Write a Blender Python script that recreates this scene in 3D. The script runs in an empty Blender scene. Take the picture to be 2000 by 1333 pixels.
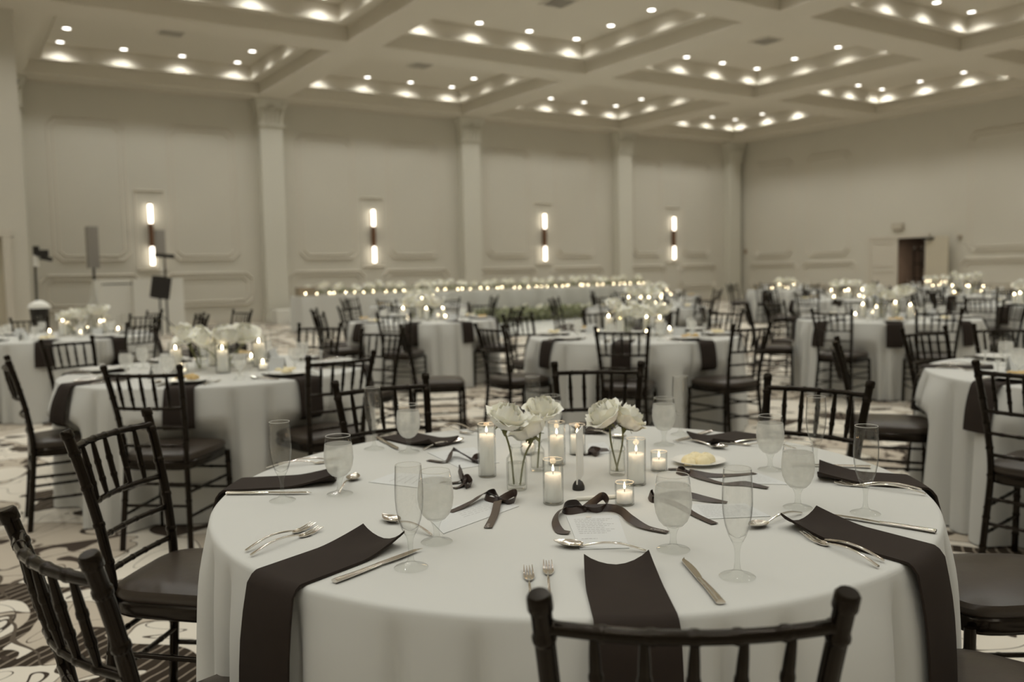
import bpy, math, random
from math import sin, cos, pi, radians as R, hypot, atan2, sqrt
from mathutils import Vector, Matrix
import numpy as np
SC = bpy.context.scene
COL = SC.collection
random.seed(7)

# ------------------------------------------------------------------ camera
CZ = 1.335                                   # eye height
F_PX, PITCH, ROLL, YAW = 1685.1, 0.07971, -0.02016, 0.58052
_cy, _sy = cos(YAW), sin(YAW)
FW = Vector((_sy*cos(PITCH), _cy*cos(PITCH), -sin(PITCH)))
_rt = Vector((_cy, -_sy, 0)); _up = _rt.cross(FW)
RT = _rt*cos(ROLL) + _up*sin(ROLL)
UP = -_rt*sin(ROLL) + _up*cos(ROLL)
camd = bpy.data.cameras.new('camera'); cam = bpy.data.objects.new('camera', camd); COL.objects.link(cam)
camd.sensor_width = 36; camd.lens = F_PX/2000*36; camd.clip_start = .05; camd.clip_end = 200
cam.matrix_world = Matrix((( RT.x, UP.x, -FW.x, 0), (RT.y, UP.y, -FW.y, 0), (RT.z, UP.z, -FW.z, CZ), (0, 0, 0, 1)))
camd.dof.use_dof = True; camd.dof.focus_distance = 1.85; camd.dof.aperture_fstop = 2.8
SC.camera = cam

def on(px, py, z=.762):
    """the point of the horizontal plane at height z that the photograph shows at (px, py)"""
    d = FW + RT*((px-1000)/F_PX) - UP*((py-666.5)/F_PX)
    k = (z-CZ)/d.z
    return Vector((d.x*k, d.y*k, z))

# ------------------------------------------------------------------ world, exposure
W = bpy.data.worlds.new('world'); SC.world = W; W.use_nodes = True
W.node_tree.nodes['Background'].inputs[0].default_value = (.8, .78, .7, 1)
W.node_tree.nodes['Background'].inputs[1].default_value = 0.0
SC.view_settings.view_transform = 'Standard'; SC.view_settings.look = 'None'
SC.view_settings.gamma = 1; SC.view_settings.use_curve_mapping = False
SC.view_settings.exposure = 0.0
SC.cycles.max_bounces = 9; SC.cycles.diffuse_bounces = 5; SC.cycles.glossy_bounces = 4
SC.cycles.transmission_bounces = 10; SC.cycles.transparent_max_bounces = 24
SC.cycles.caustics_reflective = False; SC.cycles.caustics_refractive = False
SC.cycles.use_denoising = True; SC.cycles.use_adaptive_sampling = True; SC.cycles.adaptive_threshold = .02; SC.cycles.sample_clamp_indirect = 4
CAN_W = 60.0            # one downlight
SCONCE_E = 9.0

# ------------------------------------------------------------------ materials
def lin(c):
    return tuple(((v/255)/12.92 if v/255 <= .04045 else ((v/255+.055)/1.055)**2.4) for v in c)
def mat(name, col, rough=.5, metal=0, spec=.5, **kw):
    m = bpy.data.materials.new(name); m.use_nodes = True
    b = m.node_tree.nodes['Principled BSDF']
    b.inputs['Base Color'].default_value = (*col, 1); b.inputs['Roughness'].default_value = rough
    b.inputs['Metallic'].default_value = metal; b.inputs['Specular IOR Level'].default_value = spec
    for k, v in kw.items():
        b.inputs[k.replace('_', ' ')].default_value = v
    return m
def nodes(m):
    nt = m.node_tree; return nt, nt.nodes, nt.links, nt.nodes['Principled BSDF']
def bump(m, scale, strength, dist=.01, detail=3):
    nt, N, L, b = nodes(m)
    tc = N.new('ShaderNodeTexCoord'); n = N.new('ShaderNodeTexNoise'); n.inputs['Scale'].default_value = scale; n.inputs['Detail'].default_value = detail
    bp = N.new('ShaderNodeBump'); bp.inputs['Strength'].default_value = strength; bp.inputs['Distance'].default_value = dist
    L.new(tc.outputs['Object'], n.inputs['Vector']); L.new(n.outputs['Fac'], bp.inputs['Height']); L.new(bp.outputs['Normal'], b.inputs['Normal'])
    return m
def vary(m, scale, a, c, detail=2):
    """mottle the base colour between a and c"""
    nt, N, L, b = nodes(m)
    tc = N.new('ShaderNodeTexCoord'); n = N.new('ShaderNodeTexNoise'); n.inputs['Scale'].default_value = scale; n.inputs['Detail'].default_value = detail
    r = N.new('ShaderNodeMix'); r.data_type = 'RGBA'; r.inputs['A'].default_value = (*a, 1); r.inputs['B'].default_value = (*c, 1)
    L.new(tc.outputs['Object'], n.inputs['Vector']); L.new(n.outputs['Fac'], r.inputs['Factor']); L.new(r.outputs['Result'], b.inputs['Base Color'])
    return m
M_WALL = vary(bump(mat('wall_paint', (.6, .56, .49), .75, spec=.25), 60, .05), .6, (.62, .595, .52), (.66, .63, .55))
M_CEIL = vary(mat('ceiling_paint', (.64, .59, .5), .8, spec=.2), .5, (.66, .62, .53), (.70, .655, .565))
M_TRIM = bump(mat('painted_trim', (.64, .60, .52), .55, spec=.35), 40, .03)
M_COLUMN = bump(mat('column_paint', (.68, .66, .58), .55, spec=.35), 30, .03)
M_CLOTH = bump(mat('white_tablecloth', (.57, .568, .535), .85, spec=.15), 900, .12, .0006)
M_CLOTH.node_tree.nodes['Principled BSDF'].inputs['Sheen Weight'].default_value = .15
M_NAP = vary(bump(mat('black_napkin_cloth', (.028, .021, .016), .8, spec=.25), 1500, .25, .0005), 30, (.020, .0135, .0095), (.027, .0185, .0135))
M_CHAIR = bump(mat('black_lacquered_wood', (.0045, .003, .002), .15, spec=.26), 90, .04, .001)
M_CHAIR.node_tree.nodes['Principled BSDF'].inputs['Specular Tint'].default_value = (1, .86, .70, 1)
M_PAD = bump(mat('dark_vinyl_pad', (.036, .026, .018), .34, spec=.5), 25, .25, .004)
M_STEEL = mat('brushed_cutlery_steel', (.72, .68, .62), .16, 1)
M_RIB = bump(mat('dark_satin_ribbon', (.035, .02, .014), .42, spec=.6), 1200, .1, .0003)
M_PAPER = mat('white_card', (.60, .61, .60), .6)
M_INK = mat('grey_ink', (.36, .36, .35), .7)
M_INKW = mat('white_print', (.75, .75, .72), .6)
M_CHINA = mat('white_china', (.82, .81, .77), .18)
M_WAX = mat('white_candle_wax', (.97, .93, .87), .5, Subsurface_Weight=1.0, Subsurface_Scale=.06)
M_WAX.node_tree.nodes['Principled BSDF'].inputs['Subsurface Radius'].default_value = (1, 1, 1)
M_PETAL = vary(mat('white_rose_petal', (.9, .89, .8), .6, Subsurface_Weight=.5, Subsurface_Scale=.012), 40, (.92, .91, .84), (.90, .88, .76))
M_PETAL.node_tree.nodes['Principled BSDF'].inputs['Subsurface Radius'].default_value = (1, .95, .7)
M_STEM = vary(mat('green_stem', (.13, .14, .05), .5), 60, (.10, .12, .04), (.20, .19, .08))
M_LEAF = vary(mat('dark_green_leaf', (.05, .065, .03), .4), 40, (.04, .055, .025), (.09, .11, .05))
M_GREEN = vary(mat('olive_foliage', (.22, .24, .11), .6), 12, (.14, .16, .06), (.42, .43, .27))
M_BLACK = mat('matte_black', (.015, .013, .011), .5)
M_WOODTUBE = mat('brown_wood_sleeve', (.16, .075, .035), .45)
M_METAL = mat('brass_trim', (.35, .28, .18), .35, 1)
M_FOOD = vary(mat('pale_bread', (.72, .62, .36), .6), 120, (.75, .64, .36), (.80, .72, .5))
M_SALAD = vary(mat('food_salad', (.45, .30, .12), .5), 90, (.55, .26, .06), (.55, .52, .26))
M_WICK = mat('burnt_wick', (.02, .015, .01), .9)
M_GREY = mat('grey_speaker_cloth', (.34, .32, .29), .8)
M_SCRIM = mat('white_stretch_scrim', (.80, .79, .73), .8)
M_DANCE = bump(mat('white_dance_floor', (.74, .74, .70), .25), 5, .02)
M_DOORP = mat('cream_door_paint', (.58, .53, .42), .5)
M_DARKROOM = vary(mat('dark_back_room', (.10, .075, .055), .8), 1.2, (.06, .045, .035), (.20, .15, .12))
M_CARD = mat('acrylic_sign', (.78, .79, .77), .25, Alpha=.92)

def glass_thin(name, tint=(.985, .985, .98), gloss=.9, edge=1.2, frost=0.0, frostcol=(.75, .76, .72)):
    """thin clear wall: mostly lets light straight through, reflects by Fresnel, darker where seen edge-on"""
    m = bpy.data.materials.new(name); m.use_nodes = True
    nt = m.node_tree; N = nt.nodes; L = nt.links; N.clear()
    out = N.new('ShaderNodeOutputMaterial'); tr = N.new('ShaderNodeBsdfTransparent'); gl = N.new('ShaderNodeBsdfGlossy')
    gl.inputs['Roughness'].default_value = .02; gl.inputs['Color'].default_value = (gloss, gloss, gloss, 1)
    lw = N.new('ShaderNodeLayerWeight'); lw.inputs['Blend'].default_value = .5
    p5 = N.new('ShaderNodeMath'); p5.operation = 'POWER'; p5.inputs[1].default_value = 4.5; fr = N.new('ShaderNodeMath'); fr.operation = 'MULTIPLY_ADD'; fr.inputs[1].default_value = .5; fr.inputs[2].default_value = .035
    L.new(lw.outputs['Facing'], p5.inputs[0]); L.new(p5.outputs[0], fr.inputs[0])
    pw = N.new('ShaderNodeMath'); pw.operation = 'POWER'; pw.inputs[1].default_value = 5
    L.new(lw.outputs['Facing'], pw.inputs[0])
    mc = N.new('ShaderNodeMix'); mc.data_type = 'RGBA'; mc.inputs['A'].default_value = (*tint, 1)
    d = 1-.55*edge; mc.inputs['B'].default_value = (tint[0]*d, tint[1]*d, tint[2]*d, 1)
    L.new(pw.outputs[0], mc.inputs['Factor']); L.new(mc.outputs['Result'], tr.inputs['Color'])
    mx = N.new('ShaderNodeMixShader'); L.new(fr.outputs[0], mx.inputs[0]); L.new(tr.outputs[0], mx.inputs[1]); L.new(gl.outputs[0], mx.inputs[2])
    last = mx
    if frost:
        df = N.new('ShaderNodeBsdfDiffuse'); df.inputs['Color'].default_value = (*frostcol, 1)
        tl = N.new('ShaderNodeBsdfTranslucent'); tl.inputs['Color'].default_value = (*frostcol, 1)
        m2 = N.new('ShaderNodeMixShader'); m2.inputs[0].default_value = .5; L.new(df.outputs[0], m2.inputs[1]); L.new(tl.outputs[0], m2.inputs[2])
        tc = N.new('ShaderNodeTexCoord'); n = N.new('ShaderNodeTexNoise'); n.inputs['Scale'].default_value = 28; n.inputs['Detail'].default_value = 4
        L.new(tc.outputs['Object'], n.inputs['Vector'])
        mr = N.new('ShaderNodeMapRange'); mr.inputs[1].default_value = .3; mr.inputs[2].default_value = .7
        mr.inputs[3].default_value = frost*.8; mr.inputs[4].default_value = min(1, frost*1.1); L.new(n.outputs['Fac'], mr.inputs[0])
        m3 = N.new('ShaderNodeMixShader'); L.new(mr.outputs[0], m3.inputs[0]); L.new(mx.outputs[0], m3.inputs[1]); L.new(m2.outputs[0], m3.inputs[2]); last = m3
    L.new(last.outputs[0], out.inputs[0]); return m
G_THIN = glass_thin('clear_thin_glass')
G_WATER = glass_thin('iced_water', (.98, .98, .97), .5, .3, .12, (.93, .93, .91))
G_FROST = glass_thin('chilled_frosted_glass', (.97, .97, .96), .7, .5, .46, (.93, .93, .90))
G_CYL = glass_thin('clear_cylinder_glass', (.985, .988, .98), .95, 1.45)
G_RIM = glass_thin('painted_rim_highlight', (.97, .97, .96), 1, .6, .5, (.95, .94, .90))  # whitish diffuse mix painted in as the highlight along glass rims
G_SOLID = glass_thin('solid_glass_foot', (.96, .965, .955), .95, .8)
def emis(name, col, s):
    m = bpy.data.materials.new(name); m.use_nodes = True; N = m.node_tree.nodes; N.clear()
    o = N.new('ShaderNodeOutputMaterial'); e = N.new('ShaderNodeEmission'); e.inputs[0].default_value = (*col, 1); e.inputs[1].default_value = s
    m.node_tree.links.new(e.outputs[0], o.inputs[0]); return m
E_CAN = emis('lit_downlight_lens', (1, .97, .90), 7)
E_TUBE = emis('lit_opal_tube', (1, .90, .74), 5.0)
E_FLAME = emis('candle_flame', (1, .80, .52), 8)
E_FLAMEF = emis('candle_flame_bright', (1, .80, .50), 60)

def carpet():
    m = mat('patterned_carpet', (.6, .55, .45), .95, spec=.1); nt, N, L, b = nodes(m)
    tc = N.new('ShaderNodeTexCoord')
    def noise(scale, detail, dist, off=0, st=(1, 1, 1)):
        mp = N.new('ShaderNodeMapping'); mp.inputs['Location'].default_value = (off, off*.7, 0); mp.inputs['Scale'].default_value = st
        n = N.new('ShaderNodeTexNoise'); n.noise_dimensions = '2D'; n.inputs['Scale'].default_value = scale; n.inputs['Detail'].default_value = detail; n.inputs['Distortion'].default_value = dist
        L.new(tc.outputs['Object'], mp.inputs[0]); L.new(mp.outputs[0], n.inputs['Vector']); return n.outputs['Fac']
    def math(op, a, v=None, c=None):
        k = N.new('ShaderNodeMath'); k.operation = op; L.new(a, k.inputs[0])
        if v is not None:
            if hasattr(v, 'is_output') or not isinstance(v, (int, float)): L.new(v, k.inputs[1])
            else: k.inputs[1].default_value = v
        if c is not None: k.inputs[2].default_value = c
        return k.outputs[0]
    def mix(f, a, c):
        k = N.new('ShaderNodeMix'); k.data_type = 'RGBA'; L.new(f, k.inputs['Factor'])
        for s, v in (('A', a), ('B', c)):
            if isinstance(v, tuple): k.inputs[s].default_value = (*v, 1)
            else: L.new(v, k.inputs[s])
        return k.outputs['Result']
    n1 = noise(1.9, 1.0, 1.3); n2 = noise(1.5, 1, .9, 9.3); n3 = noise(3.2, 1, .8, 4.1)
    w = N.new('ShaderNodeTexWave'); w.inputs['Scale'].default_value = 6.5; w.inputs['Distortion'].default_value = 3.0; w.inputs['Detail'].default_value = 1
    mp = N.new('ShaderNodeMapping'); mp.inputs['Rotation'].default_value = (0, 0, .9); L.new(tc.outputs['Object'], mp.inputs[0]); L.new(mp.outputs[0], w.inputs['Vector'])
    stripe = math('GREATER_THAN', w.outputs['Fac'], .90)
    fill = mix(stripe, (.038, .028, .019), (.24, .20, .155))
    tan = math('GREATER_THAN', n2, .56)
    base = mix(tan, (.66, .61, .52), (.47, .41, .33))
    dark = math('GREATER_THAN', n1, .60)
    c1 = mix(dark, base, fill)
    line = math('LESS_THAN', math('ABSOLUTE', math('SUBTRACT', n1, .46)), .005)
    c2 = mix(line, c1, (.05, .038, .028))
    line2 = math('LESS_THAN', math('ABSOLUTE', math('SUBTRACT', n2, .56)), .006)
    c3 = mix(line2, c2, (.10, .08, .06))
    spot = math('GREATER_THAN', n3, .68)
    c4 = mix(spot, c3, (.06, .045, .034))
    L.new(c4, b.inputs['Base Color']); return bump_keep(m)
def bump_keep(m): return bump(m, 350, .4, .004)
M_CARPET = carpet()

# ------------------------------------------------------------------ mesh builder
class MB:
    def __init__(s): s.v = []; s.f = []
    def add(s, vs, fs):
        o = len(s.v); s.v += [tuple(p) for p in vs]; s.f += [tuple(i+o for i in q) for q in fs]; return s
    def box(s, c, d, rz=0, M=None):
        vs = []
        for x in (-.5, .5):
            for y in (-.5, .5):
                for z in (-.5, .5):
                    p = Vector((x*d[0], y*d[1], z*d[2]))
                    if M is not None: p = M @ p
                    if rz: p = Matrix.Rotation(rz, 3, 'Z') @ p
                    vs.append(p+Vector(c))
        return s.add(vs, [(0, 1, 3, 2), (4, 6, 7, 5), (0, 4, 5, 1), (2, 3, 7, 6), (0, 2, 6, 4), (1, 5, 7, 3)])
    def lathe(s, prof, n=24, c=(0, 0, 0), close=False, sx=1, sy=1):
        vs = []; fs = []
        for r, z in prof:
            for k in range(n):
                a = 2*pi*k/n; vs.append((c[0]+r*cos(a)*sx, c[1]+r*sin(a)*sy, c[2]+z))
        m = len(prof)
        for i in range(m-1 if not close else m):
            j = (i+1) % m
            for k in range(n):
                l = (k+1) % n; fs.append((i*n+k, i*n+l, j*n+l, j*n+k))
        if not close:
            if prof[0][0] > 1e-5: fs.append(tuple(range(n))[::-1])
            if prof[-1][0] > 1e-5: fs.append(tuple((m-1)*n+k for k in range(n)))
        return s.add(vs, fs)
    def open_lathe(s, prof, n=24, c=(0, 0, 0)):
        vs = []; fs = []
        for r, z in prof:
            for k in range(n):
                a = 2*pi*k/n; vs.append((c[0]+r*cos(a), c[1]+r*sin(a), c[2]+z))
        for i in range(len(prof)-1):
            for k in range(n):
                l = (k+1) % n; fs.append((i*n+k, i*n+l, (i+1)*n+l, (i+1)*n+k))
        return s.add(vs, fs)
    def tube(s, pts, rad, n=8, flat=None):
        pts = [Vector(p) for p in pts]; m = len(pts)
        if not hasattr(rad, '__len__'): rad = [rad]*m
        vs = []; prev = None
        for i, p in enumerate(pts):
            t = (pts[min(i+1, m-1)]-pts[max(i-1, 0)]).normalized()
            if prev is None:
                a = Vector((0, 0, 1)) if abs(t.z) < .9 else Vector((1, 0, 0))
                u = t.cross(a).normalized()
            else: u = (prev - t*prev.dot(t)).normalized()
            prev = u; w = t.cross(u)
            for k in range(n):
                a = 2*pi*k/n; vs.append(p + (u*cos(a)+w*sin(a))*rad[i])
        fs = [(i*n+k, i*n+(k+1) % n, (i+1)*n+(k+1) % n, (i+1)*n+k) for i in range(m-1) for k in range(n)]
        fs += [tuple(range(n))[::-1], tuple((m-1)*n+k for k in range(n))]
        return s.add(vs, fs)
    def grid(s, P, nu, nv, cu=False):
        """P(i,j) for i<nu, j<nv"""
        vs = [P(i, j) for i in range(nu) for j in range(nv)]
        fs = [(i*nv+j, ((i+1) % nu)*nv+j, ((i+1) % nu)*nv+j+1, i*nv+j+1) for i in range(nu if cu else nu-1) for j in range(nv-1)]
        return s.add(vs, fs)
    def slab(s, P, nu, nv, T):
        """closed sheet: P(i,j) top surface, T(i,j) bottom surface"""
        top = [P(i, j) for i in range(nu) for j in range(nv)]; bot = [T(i, j) for i in range(nu) for j in range(nv)]
        o = nu*nv; fs = []
        for i in range(nu-1):
            for j in range(nv-1):
                a, b, c, d = i*nv+j, (i+1)*nv+j, (i+1)*nv+j+1, i*nv+j+1
                fs += [(a, b, c, d), (o+d, o+c, o+b, o+a)]
        for i in range(nu-1):
            a, b = i*nv, (i+1)*nv; fs.append((b, a, o+a, o+b)); a, b = i*nv+nv-1, (i+1)*nv+nv-1; fs.append((a, b, o+b, o+a))
        for j in range(nv-1):
            fs.append((j, j+1, o+j+1, o+j)); a = (nu-1)*nv+j; fs.append((a+1, a, o+a, o+a+1))
        return s.add(top+bot, fs)
    def mesh(s, name, m, smooth=40):
        me = bpy.data.meshes.new(name); me.from_pydata([tuple(p) for p in s.v], [], s.f); me.update()
        if smooth:
            me.polygons.foreach_set('use_smooth', [True]*len(me.polygons)); me.set_sharp_from_angle(angle=R(smooth))
        me.materials.append(m); return me
    def build(s, name, m, parent=None, smooth=40, loc=None, rz=0):
        return obj(name, s.mesh(name, m, smooth), parent, loc, rz)
def obj(name, me, parent=None, loc=None, rz=0):
    o = bpy.data.objects.new(name, me); COL.objects.link(o); o.parent = parent
    if loc is not None: o.location = loc
    if rz: o.rotation_euler = (0, 0, rz)
    return o
def tag(o, label=None, cat=None, group=None, kind=None):
    if label: o['label'] = label
    if cat: o['category'] = cat
    if group: o['group'] = group
    if kind: o['kind'] = kind
    return o
def empty(name, loc=(0, 0, 0), rz=0, label=None, cat=None, group=None):
    o = bpy.data.objects.new(name, None); COL.objects.link(o); o.location = loc; o.rotation_euler = (0, 0, rz); o.empty_display_size = .1
    return tag(o, label, cat, group)
def dup(root, loc, rz=0, label=None, group=None, cat=None, scale=None):
    r = root.copy(); COL.objects.link(r); r.location = loc; r.rotation_euler = (0, 0, rz)
    if scale: r.scale = (scale,)*3
    tag(r, label, cat, group)
    for ch in KIDS.get(root.name, ()):
        c = ch.copy(); COL.objects.link(c); c.parent = r
        for g in KIDS.get(ch.name, ()):
            d = g.copy(); COL.objects.link(d); d.parent = c
    return r
KIDS = {}
def kids(root):
    """remember the parts of a prototype"""
    ch = [o for o in COL.objects if o.parent == root]; KIDS[root.name] = ch
    for c in ch: KIDS[c.name] = [o for o in COL.objects if o.parent == c]
    return root
PROTO_USED = {}
def place(key, protos, loc, rz, label, cat, group, scale=None):
    """the first placement moves the prototype itself, later ones copy it"""
    p = protos
    if not PROTO_USED.get(key):
        PROTO_USED[key] = True; p.location = loc; p.rotation_euler = (0, 0, rz)
        if scale: p.scale = (scale,)*3
        return tag(p, label, cat, group)
    r = dup(p, loc, rz, label, group, cat, scale)
    if not scale: r.scale = (1, 1, 1)
    return r
def struct(name, mb, m, smooth=0): return tag(mb.build(name, m, None, smooth), kind='structure')
def catmull(pts, n=8):
    P = [Vector(p) for p in pts]; P = [P[0]*2-P[1]]+P+[P[-1]*2-P[-2]]; out = []
    for i in range(1, len(P)-2):
        for k in range(n):
            t = k/n; a, b, c, d = P[i-1], P[i], P[i+1], P[i+2]
            out.append(.5*((2*b)+(c-a)*t+(2*a-5*b+4*c-d)*t*t+(3*b-a-3*c+d)*t*t*t))
    out.append(P[-2]); return out

# ================================================================== THE ROOM
SOF = CZ+5.1                 # soffit of the coffer beams
LEDGE = SOF+.32; TOP = SOF+.66
YB, XR, XL, YF = 25.3, 28.05, -12.0, -8.0
CX = [(4.83, 2.885), (11.41, 2.88), (18.015, 2.825), (24.3, 2.49), (-1.8, 2.88), (-8.4, 2.88)]      # coffer centres and half widths across
CY = [(21.705, 2.685), (15.4, 2.67), (9.12, 2.67), (2.83, 2.67), (-3.45, 2.67)]
INS = .33
fl = MB().add([(XL, YF, 0), (XR, YF, 0), (XR, YB, 0), (XL, YB, 0)], [(0, 1, 2, 3)])
struct('floor', fl, M_CARPET)
def quad(mb, a, b, c, d): mb.add([a, b, c, d], [(0, 1, 2, 3)])
ce = MB()
xs = sorted([XL]+[c-h for c, h in CX]+[c+h for c, h in CX]+[XR]); ys = sorted([YF]+[c-h for c, h in CY]+[c+h for c, h in CY]+[YB])
for i in range(len(xs)-1):
    for j in range(len(ys)-1):
        if i % 2 and j % 2: continue
        quad(ce, (xs[i], ys[j], SOF), (xs[i], ys[j+1], SOF), (xs[i+1], ys[j+1], SOF), (xs[i+1], ys[j], SOF))
def ring(mb, x0, x1, y0, y1, za, zb):
    P = [(x0, y0), (x1, y0), (x1, y1), (x0, y1)]
    for k in range(4):
        a, b = P[k], P[(k+1) % 4]; quad(mb, (*a, za), (*b, za), (*b, zb), (*a, zb))
for cx, hx in CX:
    for cy, hy in CY:
        x0, x1, y0, y1 = cx-hx, cx+hx, cy-hy, cy+hy
        ring(ce, x0, x1, y0, y1, SOF, LEDGE)
        a0, a1, b0, b1 = x0+INS, x1-INS, y0+INS, y1-INS
        for q in (((x0, y0), (x1, y0), (a1, b0), (a0, b0)), ((x1, y0), (x1, y1), (a1, b1), (a1, b0)), ((x1, y1), (x0, y1), (a0, b1), (a1, b1)), ((x0, y1), (x0, y0), (a0, b0), (a0, b1))):
            quad(ce, *[(*p, LEDGE) for p in q])
        ring(ce, a0, a1, b0, b1, LEDGE, TOP)
        quad(ce, (a0, b0, TOP), (a1, b0, TOP), (a1, b1, TOP), (a0, b1, TOP))
struct('ceiling', ce, M_CEIL)
cr = MB()      # rounded moulding where the upper fascia meets the ledge
for cx, hx in CX[:4]:
    for cy, hy in CY[:3]:
        a0, a1, b0, b1 = cx-hx+INS, cx+hx-INS, cy-hy+INS, cy+hy-INS
        for z, w in ((LEDGE-.012, .045), (LEDGE+.03, .02)):
            cr.box(((a0+a1)/2, b1, z), (a1-a0-w, w, .03)); cr.box(((a0+a1)/2, b0, z), (a1-a0-w, w, .03))
            cr.box((a0, (b0+b1)/2, z), (w, b1-b0+w, .03)); cr.box((a1, (b0+b1)/2, z), (w, b1-b0+w, .03))
struct('trim_1', cr, M_CEIL)
def wallbox(name, x0, x1, y0, y1, z0=0, z1=SOF): return struct(name, MB().box(((x0+x1)/2, (y0+y1)/2, (z0+z1)/2), (x1-x0, y1-y0, z1-z0)), M_WALL)
wallbox('wall_back', XL, XR+.2, YB, YB+.2)
wallbox('wall_front', XL, XR, YF-.2, YF)
wallbox('wall_left', XL-.2, XL, YF, YB)
# right wall with the double doorway (y 16.3..18.3)
DY0, DY1, DZ = 16.92, 18.98, 2.24; DM = 17.95
rw = MB()
for y0, y1, z0, z1 in ((YF, DY0, 0, SOF), (DY1, YB, 0, SOF), (DY0, DY1, DZ, SOF)):
    rw.box((XR+.1, (y0+y1)/2, (z0+z1)/2), (.2, y1-y0, z1-z0))
struct('wall_right', rw, M_WALL)
# partition return at the left with its door
PX = 1.40
pw_ = MB()
for x0, x1, z0, z1 in ((XL, .0, 0, SOF), (.98, PX, 0, SOF), (.0, .98, 2.2, SOF)):
    pw_.box(((x0+x1)/2, 19.15, (z0+z1)/2), (x1-x0, .3, z1-z0))
pw_.box((PX-.15, (19.3+YB)/2, SOF/2), (.3, YB-19.3, SOF))
struct('wall_partition', pw_, M_WALL)
d1 = struct('door_1', MB().box((.49, 19.14, 1.1), (.98, .05, 2.2)), M_DOORP)
f = MB()
f.box((1.05, 18.968, 1.1), (.14, .06, 2.2)); f.box((.49, 18.966, 2.27), (1.30, .064, .14)); f.box((-.07, 18.968, 1.1), (.14, .06, 2.2))
f.build('door_frame', M_TRIM, d1, 0)
# baseboards
struct('baseboard_back', MB().box(((XL+XR)/2, YB-.015, .09), (XR-XL, .03, .18)), M_TRIM)
struct('baseboard_right', MB().box((XR-.015, (DY1+.15+YB)/2, .09), (.03, YB-DY1-.15, .18)).box((XR-.015, (YF+DY0-.15)/2, .09), (.03, DY0-.15-YF, .18)), M_TRIM)
# cornice under the soffit along the back wall
struct('trim_2', MB().box(((PX+XR)/2, YB-.03, SOF-.03), (XR-PX, .06, .06)), M_TRIM)
# wall panel mouldings with clipped corners
def moulding(mb, pts, w, dep, tox):
    n = len(pts)
    for k in range(n):
        a, b = pts[k], pts[(k+1) % n]; dx, dz = b[0]-a[0], b[1]-a[1]; l = hypot(dx, dz); ux, uz = dx/l, dz/l; px, pz = -uz*w/2, ux*w/2
        ex, ez = ux*w*.3, uz*w*.3; dp = dep*(.35+1.25*abs(ux))
        A = [(a[0]-ex+px, a[1]-ez+pz, 0), (a[0]-ex, a[1]-ez, dp), (a[0]-ex-px, a[1]-ez-pz, 0)]; B = [(b[0]+ex+px, b[1]+ez+pz, 0), (b[0]+ex, b[1]+ez, dp), (b[0]+ex-px, b[1]+ez-pz, 0)]
        mb.add([tox(*p) for p in A+B], [(0, 1, 4, 3), (1, 2, 5, 4)])
def octo(u0, u1, z0, z1, c): return [(u0+c, z0), (u1-c, z0), (u1, z0+c), (u1, z1-c), (u1-c, z1), (u0+c, z1), (u0, z1-c), (u0, z0+c)]
mb = MB(); tb = lambda u, z, d: (u, YB-d, z)
for c in (4.83, 11.41, 18.02, 24.3):
    hw = 2.72 if c < 24 else 2.45
    for s in (-1, 1):
        a, b = sorted((c+s*.33, c+s*hw))
        moulding(mb, octo(a, b, .56, 1.47, .16), .07, .035, tb); moulding(mb, octo(a+.14, b-.14, .68, 1.35, .14), .05, .03, tb)
        a, b = sorted((c+s*.55, c+s*(hw-.35)))
        moulding(mb, octo(a, b, 1.86, 5.55, .18), .07, .035, tb); moulding(mb, octo(a+.13, b-.13, 1.98, 5.43, .14), .05, .03, tb)
    moulding(mb, [(c-.36, 1.6), (c+.36, 1.6), (c+.36, 3.75), (c-.36, 3.75)], .05, .03, tb)
struct('trim_3', mb, M_TRIM)
mb = MB(); tr_ = lambda u, z, d: (XR-d, u, z)
for a, b in ((19.6, 22.0), (22.2, 24.6), (12.6, 15.7), (9.5, 12.3), (6.4, 9.2)):
    moulding(mb, octo(a, b, .56, 1.47, .16), .07, .035, tr_); moulding(mb, octo(a+.14, b-.14, .68, 1.35, .14), .05, .03, tr_)
    moulding(mb, octo(a+.3, b-.2, 1.74, 1.74+(.0 if 0 else 3.8), .18), .07, .035, tr_); moulding(mb, octo(a+.43, b-.33, 1.86, 5.4, .14), .05, .03, tr_)
struct('trim_4', mb, M_TRIM)

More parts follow.
